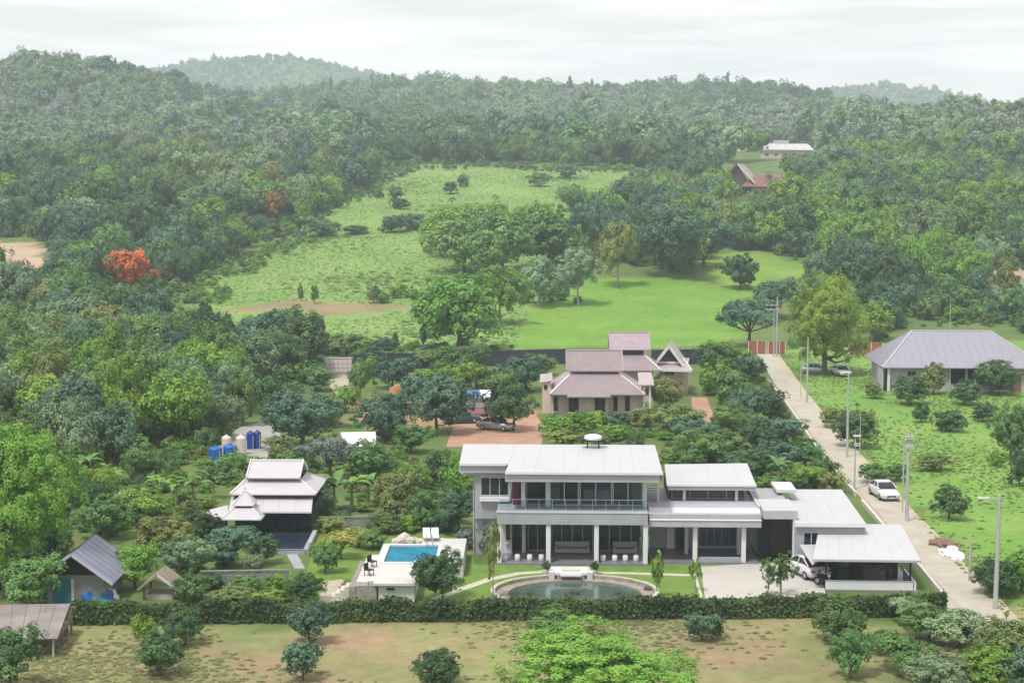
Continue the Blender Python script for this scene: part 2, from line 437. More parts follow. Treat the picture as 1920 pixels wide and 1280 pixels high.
    t.links.new(noise_(2.2, 6, (0, 0, 0), (1, 1, 1)), bp.inputs['Height']); t.links.new(bp.outputs['Normal'], b.inputs['Normal'])
    me.materials.append(m)
    return tag(link('ground', me), kind='structure')
build_ground()

# ------------------------------------------------------------------ leaves
def leaf_mesh(name, c, n, size, tint, m, aspect=1.5, seed=0, up=None):
    g = np.random.default_rng(seed); k = len(c)
    n = n / np.linalg.norm(n, axis=1, keepdims=True)
    a = g.normal(size=(k, 3)) if up is None else up + .35 * g.normal(size=(k, 3))
    t = a - n * (a * n).sum(1, keepdims=True); t /= np.linalg.norm(t, axis=1, keepdims=True) + 1e-9
    b = np.cross(n, t); s = size[:, None]
    droop = n * s * .18
    v = np.empty((k, 4, 3)); v[:, 0] = c - t * s * aspect / 2 - droop; v[:, 1] = c + b * s / 2; v[:, 2] = c + t * s * aspect / 2 - droop; v[:, 3] = c - b * s / 2
    me = bpy.data.meshes.new(name)
    me.vertices.add(4 * k); me.vertices.foreach_set('co', v.astype(np.float32).ravel())
    me.loops.add(4 * k); me.loops.foreach_set('vertex_index', np.arange(4 * k, dtype=np.int32))
    me.polygons.add(k); me.polygons.foreach_set('loop_start', np.arange(0, 4 * k, 4, dtype=np.int32))
    try: me.polygons.foreach_set('loop_total', np.full(k, 4, dtype=np.int32))
    except Exception: pass
    me.update(calc_edges=True)
    at = me.attributes.new('tint', 'FLOAT', 'POINT'); at.data.foreach_set('value', np.repeat(np.clip(tint, 0, 1), 4).astype(np.float32))
    me.materials.append(MATS[m]); me.validate()
    return me

def unit(x): return x / (np.linalg.norm(x, axis=-1, keepdims=True) + 1e-9)

def crown_pts(seed, ncl, nleaf, clr, leaf, form='round', z0=.12):
    """leaf clumps through a crown that fills a 1 x 1 x 1 box standing on z=0 -> centres, normals, sizes, tints, clump centres"""
    g = np.random.default_rng(seed)
    h = (1 - z0) / 2; mid = np.array([0, 0, z0 + h])
    # lobes: a crown is several leafy masses of unequal size
    nl = {'dome': 8, 'cone': 5, 'feather': 9, 'tall': 8}.get(form, 7)
    lu = unit(g.normal(size=(nl, 3))); lr = g.uniform(.15, .27, nl) * {'dome': 1.3, 'round': 1.18, 'big': 1.2}.get(form, 1.); lr[0] = .36 if form in ('dome', 'round') else .30
    lc = lu * (g.uniform(.50, 1.0, nl) * (.5 - lr * .75))[:, None]; lc[0] = 0
    w_ = lr ** 2 / (lr ** 2).sum(); li = g.choice(nl, ncl * 2, p=w_)
    u = unit(g.normal(size=(ncl * 2, 3)))
    r = g.uniform(.30, 1, len(u)) ** .5
    p = lc[li] + u * (lr[li] * r)[:, None]
    L0 = lc[li].copy()
    for a_ in (p, L0):
        a_[:, 2] = z0 + h + a_[:, 2] * 2 * h
    q = np.clip((p[:, 2] - z0) / (1 - z0), 0, 1)
    def shape(P):
        q_ = np.clip((P[:, 2] - z0) / (1 - z0), 0, 1)
        if form == 'dome': P[:, :2] *= (1.22 - .34 * q_)[:, None]
        elif form == 'tall': P[:, :2] *= (.55 + .9 * np.sin(q_ * 2.6 + .35))[:, None] * .78
        elif form == 'spread': P[:, 2] = z0 + (1 - z0) * (.34 + .62 * q_ - .7 * (P[:, 0] ** 2 + P[:, 1] ** 2)); P[:, :2] *= 1.15
        elif form == 'cone': P[:, :2] *= (1.3 * (1.02 - q_) + .12)[:, None]
        elif form == 'feather': P[:, :2] *= (.75 + .45 * q_)[:, None]
        else: P[:, :2] *= 1.08
    keep = q > {'dome': .06, 'spread': .22}.get(form, .01)
    shape(p); shape(L0)
    p, L0, li = p[keep][:ncl], L0[keep][:ncl], li[keep][:ncl]; k = len(p)
    rad = clr * g.uniform(.5, 1.25, k); lt = g.normal(.5, .16, nl); ct = lt[li] + g.normal(0, .12, k)
    C = np.repeat(p, nleaf, 0); LL_ = np.repeat(L0, nleaf, 0)
    v = unit(g.normal(size=C.shape) + .45 * unit(C - LL_) + np.array([0, 0, .30]))
    c = C + v * (np.repeat(rad, nleaf) * g.uniform(.4, 1.15, len(C)) ** .8)[:, None]
    if form == 'feather': c[:, 2] -= .35 * clr * g.random(len(c))
    n = .45 * v + .75 * unit(c - LL_) + .35 * g.normal(size=v.shape) + np.array([0, 0, .35])
    s = leaf * g.uniform(.55, 1.3, len(c)); ti = np.repeat(ct, nleaf) + g.normal(0, .15, len(c))
    return c, n, s, ti, p

def trunk_mesh(name, tips, m, r=.03, top=.62, z0=.0, seed=0):
    g = random.Random(seed); b = MB(); k = Vector((0, 0, 0)); pts = [Vector((0, 0, -.02))]
    for i in range(1, 4): pts.append(Vector((g.uniform(-.02, .02), g.uniform(-.02, .02), top * i / 3)))
    for i in range(3): b.cyl(pts[i], pts[i + 1], r * (1.15 - .25 * i), r * (.9 - .25 * i), 7)
    for t in tips:
        q = pts[2] if t[2] > top * .6 else pts[1]
        mid_ = (q + Vector(t)) / 2 + Vector((0, 0, -.03))
        b.cyl(q, mid_, r * .45, r * .3, 5, False); b.cyl(mid_, Vector(t), r * .3, r * .1, 5, False)
    return b.mesh(name, m)

PROTO = {}
def proto(key, seed, ncl, nleaf, clr, leaf, form, z0, m, bark='bark', r=.028, aspect=1.5):
    c, n, s, ti, cl = crown_pts(seed, ncl, nleaf, clr, leaf, form, z0)
    up = np.array([0, 0, -1.]) if form == 'feather' else None
    me = leaf_mesh('crown', c, n, s, ti, m, aspect, seed, up)
    idx = np.argsort(-cl[:, 2])[:40:5] if len(cl) > 10 else range(len(cl))
    tips = [tuple(cl[i]) for i in idx][:8]
    low = cl[np.argsort(cl[:, 2])[:30:6]]
    tk = trunk_mesh('trunk', tips + [tuple(x) for x in low], bark, r, min(.75, z0 + .35), seed=seed)
    PROTO[key] = (me, tk)

_LM = {'dark': 'leaf_dark', 'teal': 'leaf_teal', 'mid': 'leaf_mid', 'bright': 'leaf_bright', 'lime': 'leaf_lime', 'pale': 'leaf_pale', 'olive': 'leaf_olive', 'yellow': 'leaf_yellow', 'red': 'leaf_red', 'orange': 'leaf_orange', 'grey': 'leaf_grey', 'weed': 'leaf_weed'}
SPEC = {  # form: detail -> (clumps, leaves per clump, clump radius, leaf size, form, z0)
    'round':  {'f': (190, 44, .085, .030, 'round', .08), 'm': (110, 28, .105, .048, 'round', .08), 'c': (60, 24, .13, .068, 'round', .05)},
    'dome':   {'f': (190, 44, .085, .030, 'dome', .05), 'm': (110, 28, .105, .048, 'dome', .04), 'c': (60, 24, .13, .068, 'dome', .02)},
    'tall':   {'f': (190, 40, .075, .028, 'tall', .14), 'm': (110, 26, .095, .045, 'tall', .12), 'c': (60, 22, .12, .064, 'tall', .06)},
    'spread': {'f': (190, 40, .08, .030, 'spread', .10), 'm': (110, 26, .10, .046, 'spread', .08), 'c': (60, 22, .125, .068, 'spread', .05)},
    'feather': {'f': (210, 44, .08, .024, 'feather', .04), 'm': (120, 30, .10, .040, 'feather', .04), 'c': (60, 24, .12, .06, 'feather', .03)},
    'cone':   {'f': (110, 30, .09, .036, 'cone', .05), 'm': (70, 24, .11, .055, 'cone', .04), 'c': (40, 18, .14, .085, 'cone', .02)},
    'sparse': {'f': (60, 26, .065, .040, 'tall', .22), 'm': (44, 20, .075, .055, 'tall', .20), 'c': (26, 14, .10, .085, 'tall', .18)},
    'big':    {'f': (620, 80, .048, .0115, 'dome', .06)},
}
def get_proto(form, det, colr, var=0):
    key = (form, det, colr, var)
    if key not in PROTO:
        sp = SPEC[form].get(det) or SPEC[form]['f']
        proto(key, hash((len(form) * 31 + ord(form[0]) * 7 + ord(form[-1]), ord(det), var)) % 9973 + var * 17, *sp, _LM[colr], 'bark_pale' if form in ('tall', 'sparse') else 'bark', .022 if form == 'tall' else .028)
    return PROTO[key]

TREES = []
def tree_at(name, label, loc, wid, hei, form='round', colr='mid', group=None, cat='tree', rz=None, det=None, var=None, tilt=0):
    pxw = wid * S(loc)
    det = det or ('f' if pxw > 85 else 'm' if pxw > 38 else 'c')
    cr, tk = get_proto(form, det, colr, rnd.randrange(3) if var is None else var)
    e = thing(name, label, cat, loc, rnd.uniform(0, 6.28) if rz is None else rz, group)
    if tilt: e.rotation_euler[1] = tilt
    link('crown', cr, e, sc=(wid, wid, hei)); link('trunk', tk, e, sc=(wid, wid, hei))
    TREES.append((loc.x, loc.y, wid / 2))
    return e

def T(px, py, w_, h_, form, colr, label, name=None, cat='tree', group=None, **k):
    p = GT(px, py); s = S(p)
    n = name or {'round': 'round_tree', 'dome': 'round_tree', 'tall': 'tall_tree', 'spread': 'spreading_tree', 'feather': 'feathery_tree', 'cone': 'conical_tree', 'sparse': 'slender_tree', 'big': 'leafy_tree'}[form]
    return tree_at(n, label, p, w_ / s, h_ / s, form, colr, group, cat, **k)

def shrub(px, py, w_, h_, colr, label, group=None, form='dome', **k):
    return T(px, py, w_, h_, form, colr, label, name='shrub', cat='shrub', group=group, **k)

# ------------------------------------------------------------------ scattered masses (geometry nodes on points)
def scatter(name, label, pts, scl, idx, rot, protos, cat=None):
    """one object: the points carry the plants"""
    col = bpy.data.collections.new(name + '_kinds')
    for i, me in enumerate(protos):
        o = bpy.data.objects.new('%s_kind_%02d' % (name, i), me); col.objects.link(o)
    me = bpy.data.meshes.new(name); n = len(pts)
    me.vertices.add(n); me.vertices.foreach_set('co', np.asarray(pts, np.float32).ravel())
    a = me.attributes.new('scl', 'FLOAT_VECTOR', 'POINT'); a.data.foreach_set('vector', np.asarray(scl, np.float32).ravel())
    a = me.attributes.new('kind_index', 'INT', 'POINT'); a.data.foreach_set('value', np.asarray(idx, np.int32))
    a = me.attributes.new('rot', 'FLOAT_VECTOR', 'POINT'); a.data.foreach_set('vector', np.asarray(rot, np.float32).ravel())
    ng = bpy.data.node_groups.new(name, 'GeometryNodeTree')
    ng.interface.new_socket('Geometry', in_out='INPUT', socket_type='NodeSocketGeometry')
    ng.interface.new_socket('Geometry', in_out='OUTPUT', socket_type='NodeSocketGeometry')
    A = ng.nodes.new
    gi = A('NodeGroupInput'); go = A('NodeGroupOutput'); ip = A('GeometryNodeInstanceOnPoints'); ci = A('GeometryNodeCollectionInfo')
    ci.inputs['Collection'].default_value = col; ci.inputs['Separate Children'].default_value = True; ci.inputs['Reset Children'].default_value = True
    ip.inputs['Pick Instance'].default_value = True
    def na(nm, ty):
        x = A('GeometryNodeInputNamedAttribute'); x.data_type = ty; x.inputs['Name'].default_value = nm
        return [q for q in x.outputs if q.enabled][0]
    lk = ng.links.new
    lk(gi.outputs[0], ip.inputs['Points']); lk(ci.outputs[0], ip.inputs['Instance'])
    lk(na('kind_index', 'INT'), ip.inputs['Instance Index']); lk(na('scl', 'FLOAT_VECTOR'), ip.inputs['Scale'])
    e2r = A('FunctionNodeEulerToRotation'); lk(na('rot', 'FLOAT_VECTOR'), e2r.inputs[0]); lk(e2r.outputs[0], ip.inputs['Rotation'])
    lk(ip.outputs[0], go.inputs[0])
    o = link(name, me); md = o.modifiers.new('scatter', 'NODES'); md.node_group = ng
    return tag(o, label, None, None, 'stuff')

def jitter_grid(x0, x1, y0, y1, sp, seed):
    g = np.random.default_rng(seed)
    X, Y = np.meshgrid(np.arange(x0, x1, sp), np.arange(y0, y1, sp))
    X = X.ravel() + g.uniform(-.48, .48, X.size) * sp; Y = Y.ravel() + g.uniform(-.48, .48, Y.size) * sp
    return X, Y
# ------------------------------------------------------------------ woods
PAL = ['dark', 'teal', 'mid', 'mid', 'bright', 'pale', 'olive', 'mid']
def far_forest():
    forms = ['round', 'tall', 'spread', 'dome']
    cols = ['dark', 'teal', 'mid', 'pale', 'olive', 'grey']
    protos = [get_proto(f, 'c', c, i % 3)[0] for i, f in enumerate(forms) for c in cols] + [get_proto('cone', 'c', 'teal', 0)[0]]
    P, Q, I = [], [], []
    g = np.random.default_rng(5)
    for (y0, y1, sp, hw) in ((700, 1000, 6.6, .42), (1000, 1750, 8.2, .40), (2560, 3160, 12.5, .40),):
        X, Y = jitter_grid(-y1 * hw, y1 * hw, y0, y1, sp, int(y0))
        Z = zt(X, Y); px, py = PX(X, Y, Z)
        k = (np.abs(X) < Y * hw)
        k &= ~inpoly(px, py, [(1415, 298), (1530, 298), (1530, 274), (1415, 274)])
        if y0 == 2560: k &= Z > 118
        k &= ~((px > 1412) & (px < 1530) & (py > 286) & (py < 312))
        k &= ~((px > 1375) & (px < 1410) & (py > 274) & (py < 310))
        X, Y, Z = X[k], Y[k], Z[k]
        n = len(X)
        band = np.sin(X * .013 + Y * .006) + .7 * np.sin(X * .031 - Y * .012 + 2) + g.normal(0, .8, n)
        ci = np.clip(((band + 2.3) / 4.6 * 6).astype(int), 0, 5)
        order = np.array([0, 1, 2, 3, 3, 5]); ci = order[ci]
        fi = g.integers(0, 4, n); idx = fi * 6 + ci
        cone = g.random(n) < .05; idx[cone] = 24
        h = np.clip(np.exp(g.normal(2.30, .30, n)), 4.5, 21) * (1 + .18 * np.sin(X * .02 + Y * .011)); wdt = h * g.uniform(.6, 1.1, n); wdt[cone] = h[cone] * .42; h[cone] *= 1.25
        P.append(np.stack([X, Y, Z - .6], 1)); Q.append(np.stack([wdt, wdt, h], 1)); I.append(idx)
    P = np.concatenate(P); Q = np.concatenate(Q); I = np.concatenate(I)
    rot = np.zeros((len(P), 3)); rot[:, 2] = g.uniform(0, 6.28, len(P))
    scatter('far_forest', 'hazy forest covering the hills up to the skyline', P, Q, I, rot, protos)
far_forest()

LEFT = [(-120, 905), (-120, 330), (300, 300), (560, 318), (650, 330), (720, 312), (700, 345), (620, 390), (545, 440), (450, 468), (370, 525), (305, 572), (295, 650), (380, 690), (470, 692), (600, 690), (600, 730), (520, 725), (440, 765), (430, 800), (380, 820), (330, 850), (240, 880), (120, 900)]
RIGHT = [(1120, 470), (1095, 410), (1135, 395), (1215, 362), (1250, 330), (1300, 318), (2050, 300), (2050, 505), (1850, 510), (1850, 575), (2050, 585), (2050, 640), (1880, 620), (1840, 605), (1710, 600), (1640, 640), (1600, 600), (1520, 560), (1540, 510), (1440, 470), (1330, 470), (1300, 515), (1190, 500)]
TOPS = [(700, 309), (760, 305), (1040, 310), (1240, 318), (1300, 300), (1300, 290), (700, 290)]
ZLAB = {  # zone -> where it stands
    'left_low': 'at the foot of the left woodland above the garden',
    'left_mid': 'in the left woodland below the red flame tree',
    'left_high': 'in the left woodland between the flame trees and the far hill',
    'left_edge': 'on the wooded edge just left of the hillside meadow',
    'right_low': 'in the trees between the bright tree and the grey-roofed house',
    'right_mid': 'in the right woodland below the brown-roofed hillside house',
    'right_high': 'on the wooded slope around the hillside houses',
    'right_far': 'on the wooded slope right of the hillside houses',
    'top_row': 'in the tree row along the top of the hillside meadow',
}
FLAB = {'round': 'rounded tree', 'dome': 'domed tree', 'tall': 'upright tree', 'spread': 'spreading tree', 'feather': 'feathery tree'}
CLAB = {'dark': 'dark green', 'teal': 'bluish green', 'mid': 'mid green', 'bright': 'bright green', 'pale': 'pale green', 'olive': 'olive green'}
def woods():
    g = np.random.default_rng(21)
    cand = []
    for poly, sp, seed in ((LEFT, 6.0, 1), (RIGHT, 6.4, 2), (TOPS, 6.0, 3)):
        X, Y = jitter_grid(-330, 330, 150, 760, sp, seed); Z = zt(X, Y); px, py = PX(X, Y, Z)
        k = inpoly(px, py, poly)
        k &= ~inpoly(px, py, [(-100, 515), (-100, 440), (70, 446), (120, 500), (60, 520)])
        k &= ~inpoly(px, py, [(1350, 385), (1480, 385), (1480, 318), (1350, 300)])
        k &= ~inpoly(px, py, [(430, 775), (520, 775), (560, 720), (480, 720)])
        cand += [(X[i], Y[i], Z[i], px[i], py[i]) for i in np.nonzero(k)[0]]
    hand = np.array([(t[0], t[1], t[2]) for t in TREES])
    rows = []
    for (x, y, z, px, py) in cand:
        if np.any((hand[:, 0] - x) ** 2 + (hand[:, 1] - y) ** 2 < (hand[:, 2] * .75 + 1.2) ** 2): continue
        if px < 720 and y < 720:
            zn = 'left_edge' if (px > 400 and py < 560) else 'left_low' if py > 640 else 'left_mid' if py > 480 else 'left_high'
        elif px >= 1100 and not (py < 312 and px < 1290):
            zn = 'right_low' if py > 555 else 'right_mid' if py > 400 and px < 1640 else 'right_far' if px > 1560 else 'right_high'
        else: zn = 'top_row'
        f = g.choice(['round', 'dome', 'tall', 'spread', 'feather'], p=[.3, .2, .2, .15, .15])
        b = math.sin(x * .05 + y * .023) + .6 * math.sin(x * .11 - y * .07 + 1) + g.normal(0, .75)
        c = ['dark', 'teal', 'dark', 'mid', 'teal', 'mid', 'bright', 'pale', 'olive'][int(np.clip((b + 2.1) / 4.2 * 9, 0, 8))]
        if zn == 'top_row': c = g.choice(['dark', 'teal', 'mid'])
        if zn in ('right_far', 'right_mid') and g.random() < .35: c = 'bright'
        h = float(np.clip(np.exp(g.normal(2.2, .27)), 5, 16)); wd = h * g.uniform(.65, 1.1)
        if zn == 'left_low': h = g.uniform(7, 11); wd = h * g.uniform(.85, 1.1)
        if f == 'tall': wd *= .75; h *= 1.12
        if zn == 'right_low': h *= .62; wd *= .75
        top = py - h * S((x, y, z))
        if 1362 < px < 1480 and 318 < py < 440 and top < 349: 
            h *= .45; wd *= .6
            if py < 376 or py - h * S((x, y, z)) < 345: continue
        if 1418 < px < 1505 and py < 345 and top < 286: continue
        if 190 < px < 320 and 548 < py < 680 and top < 515: continue
        if 470 < px < 560 and 415 < py < 500 and top < 392: continue
        if px < 105 and 500 < py < 575 and top < 492: continue
        rows.append((h * S((x, y, z)), x, y, z, wd, h, f, c, zn))
    rows.sort(reverse=True)
    near, rest = rows[:235], rows[235:]
    BINS = {
        'left_low': ((110, 'behind the big left lime tree'), (210, 'on the slope behind the upper left garden'), (300, 'above the feathery plants of the left garden'), (400, 'left of the blue tanks'), (470, 'right behind the blue tanks'), (9999, 'behind the dome tree by the tanks')),
        'left_mid': ((90, 'below the bare earth at the left edge'), (200, 'left below the red flame tree'), (290, 'straight below the red flame tree'), (9999, 'right below the red flame tree')),
        'left_high': ((130, 'behind the bare earth at the left edge'), (280, 'behind the red flame tree'), (9999, 'between the red and the orange flame trees')),
        'left_edge': ((520, 'at the meadow edge below the orange tree'), (9999, 'at the left edge of the upper meadow')),
        'right_low': ((1560, 'just behind the tall bright tree'), (1700, 'behind the left corner of the grey roof'), (1800, 'behind the ridge of the grey roof'), (9999, 'behind the right end of the grey roof')),
        'right_mid': ((1240, 'beside the dark tree above the bright field'), (1340, 'left below the brown-roofed hillside house'), (1430, 'straight below the brown-roofed hillside house'), (1520, 'right below the brown-roofed hillside house'), (9999, 'in the woods above the tall bright tree')),
        'right_high': ((1350, 'left of the brown-roofed hillside house'), (9999, 'close around the hillside houses')),
        'right_far': ((1680, 'on the slope right of the hillside houses'), (1800, 'in the woods high above the grey roof'), (9999, 'on the wooded slope at the right edge')),
        'top_row': ((900, 'left in the row topping the meadow'), (9999, 'right in the row topping the meadow')),
    }
    named = []
    for (_, x, y, z, wd, h, f, c, zn) in near:
        bx = PX(x, y, z)[0]; place = next(t for lim, t in BINS[zn] if bx < lim); size = 'low ' if h < 7.4 else 'tall ' if h > 10.4 else ''
        named.append(('%s%s %s %s' % (size, CLAB[c], FLAB[f], place), bx, '%s%s %ss %s' % (size, CLAB[c], FLAB[f], place), Vector((x, y, z - .2)), wd, h, f, c))
    same = {}
    for q in named: same.setdefault(q[0], []).append(q[1])
    nth = ('leftmost', 'second', 'third', 'fourth', 'fifth', 'sixth', 'seventh', 'eighth', 'ninth')
    for lab, bx, grp, loc, wd, h, f, c in named:
        k = sorted(same[lab])
        if len(k) > 1:
            i = k.index(bx); lab += ', leftmost' if i == 0 else ', rightmost' if i == len(k) - 1 else ', %s from left' % nth[min(i, 8)]
        tree_at('woodland_tree', lab, loc, wd, h, f, c, grp if len(k) > 1 else 'woodland trees')
    forms = ['round', 'dome', 'tall', 'spread', 'feather']; cols = ['dark', 'teal', 'mid', 'bright', 'pale', 'olive']
    protos = [get_proto(f, 'm', c, i % 3)[0] for i, f in enumerate(forms) for c in cols]
    P = np.array([(r[1], r[2], r[3] - .4) for r in rest]); Q = np.array([(r[4], r[4], r[5]) for r in rest])
    I = np.array([forms.index(r[6]) * 6 + cols.index(r[7]) for r in rest]); rot = np.zeros((len(P), 3)); rot[:, 2] = g.uniform(0, 6.28, len(P))
    scatter('woodland', 'trees closing up behind the nearer ones in the woods on both sides of the meadow', P, Q, I, rot, protos)
    print('WOODS', len(rows), len(rest))
    # undergrowth below the trees
    P, Q, I = [], [], []
    for poly, sp, seed in ((LEFT, 3.0, 4), (RIGHT, 3.2, 5)):
        X, Y = jitter_grid(-330, 330, 150, 760, sp, seed); Z = zt(X, Y); px, py = PX(X, Y, Z)
        k = inpoly(px, py, poly)
        k &= ~inpoly(px, py, [(-100, 515), (-100, 440), (70, 446), (120, 500), (60, 520)])
        k &= ~inpoly(px, py, [(1350, 385), (1480, 385), (1480, 318), (1350, 300)])
        n = k.sum(); h = g.uniform(1.2, 3.4, n); ww = h * g.uniform(.9, 1.5, n)
        P.append(np.stack([X[k], Y[k], Z[k] - .2], 1)); Q.append(np.stack([ww, ww, h], 1)); I.append(g.integers(0, 5, n))
    P = np.concatenate(P); Q = np.concatenate(Q); I = np.concatenate(I); rot = np.zeros((len(P), 3)); rot[:, 2] = g.uniform(0, 6.28, len(P))
    scatter('undergrowth', 'thick undergrowth below the woodland trees', P, Q, I, rot, [get_proto('dome', 'c', c, 1)[0] for c in ('dark', 'mid', 'teal', 'mid', 'bright')])

def garden_cover():
    g = np.random.default_rng(44); P, Q, I = [], [], []
    polys = [([(-80, 1125), (-80, 900), (140, 890), (380, 875), (430, 905), (425, 950), (380, 985), (430, 1040), (430, 1085), (380, 1095), (330, 1075), (225, 1075), (200, 1125)], 1.5, (.5, 1.7)),
             ([(375, 905), (385, 880), (440, 882), (450, 870), (470, 862), (575, 850), (640, 870), (600, 900), (600, 960), (440, 930)], 1.4, (.5, 1.6)),
             ([(300, 880), (330, 850), (400, 830), (440, 790), (470, 770), (450, 800), (390, 850), (380, 880)], 1.6, (.8, 2.4)),
             ([(600, 985), (600, 900), (570, 860), (640, 865), (720, 850), (850, 850), (860, 880), (880, 985)], 1.6, (.5, 1.6)),
             ([(1250, 890), (1030, 830), (1010, 795), (1200, 795), (1300, 740), (1345, 700), (1345, 680), (1405, 670), (1470, 770), (1540, 870), (1590, 930), (1500, 925), (1410, 895)], 1.9, (.5, 1.8)),
             ([(460, 760), (600, 745), (620, 700), (1000, 690), (1010, 770), (860, 765), (700, 790), (600, 840), (540, 800), (480, 790)], 2.2, (.4, 1.3)),
             ([(1640, 640), (1480, 640), (1480, 655), (1590, 660), (1640, 650), (1700, 612), (1900, 615), (1990, 640), (1990, 600), (1640, 600)], 2.4, (.6, 1.9)),
             ([(390, 600), (345, 650), (500, 690), (800, 690), (960, 680), (960, 650), (800, 650), (600, 650)], 2.2, (.6, 2.0))]
    keep_out = [[(1296, 735), (1330, 735), (1350, 795), (1322, 818), (1295, 795)], [(830, 845), (850, 778), (905, 762), (1000, 765), (1025, 800), (1020, 845)], [(600, 745), (600, 700), (660, 700), (680, 742), (680, 770), (632, 772)], [(1010, 785), (1010, 735), (1225, 700), (1310, 690), (1310, 750), (1215, 785)], [(635, 868), (635, 842), (712, 842), (712, 868)], [(370, 1000), (370, 960), (440, 950), (600, 960), (600, 1000)], [(80, 1140), (80, 1080), (225, 1080), (225, 1140)]]
    for poly, sp, hr in polys:
        X, Y = jitter_grid(-130, 130, 100, 320, sp, int(sp * 100)); Z = zt(X, Y); px, py = PX(X, Y, Z); k = inpoly(px, py, poly)
        for q in keep_out: k &= ~inpoly(px, py, q)
        k &= (np.sin(X * .5 + Y * .21) + np.sin(X * .23 - Y * .37 + 1) + g.normal(0, .8, len(X))) > -.5
        n = k.sum(); h = g.uniform(*hr, n) * g.uniform(.5, 1, n); ww = h * g.uniform(1.1, 1.9, n)
        P.append(np.stack([X[k], Y[k], Z[k] - .1], 1)); Q.append(np.stack([ww, ww, h], 1)); I.append(g.integers(0, 6, n))
    P = np.concatenate(P); Q = np.concatenate(Q); I = np.concatenate(I); rot = np.zeros((len(P), 3)); rot[:, 2] = g.uniform(0, 6.28, len(P))
    scatter('garden_undergrowth', 'low plants filling the ground between garden and yard trees', P, Q, I, rot, [get_proto('dome', 'm', c, i % 3)[0] for i, c in enumerate(('mid', 'bright', 'mid', 'olive', 'bright', 'teal'))])

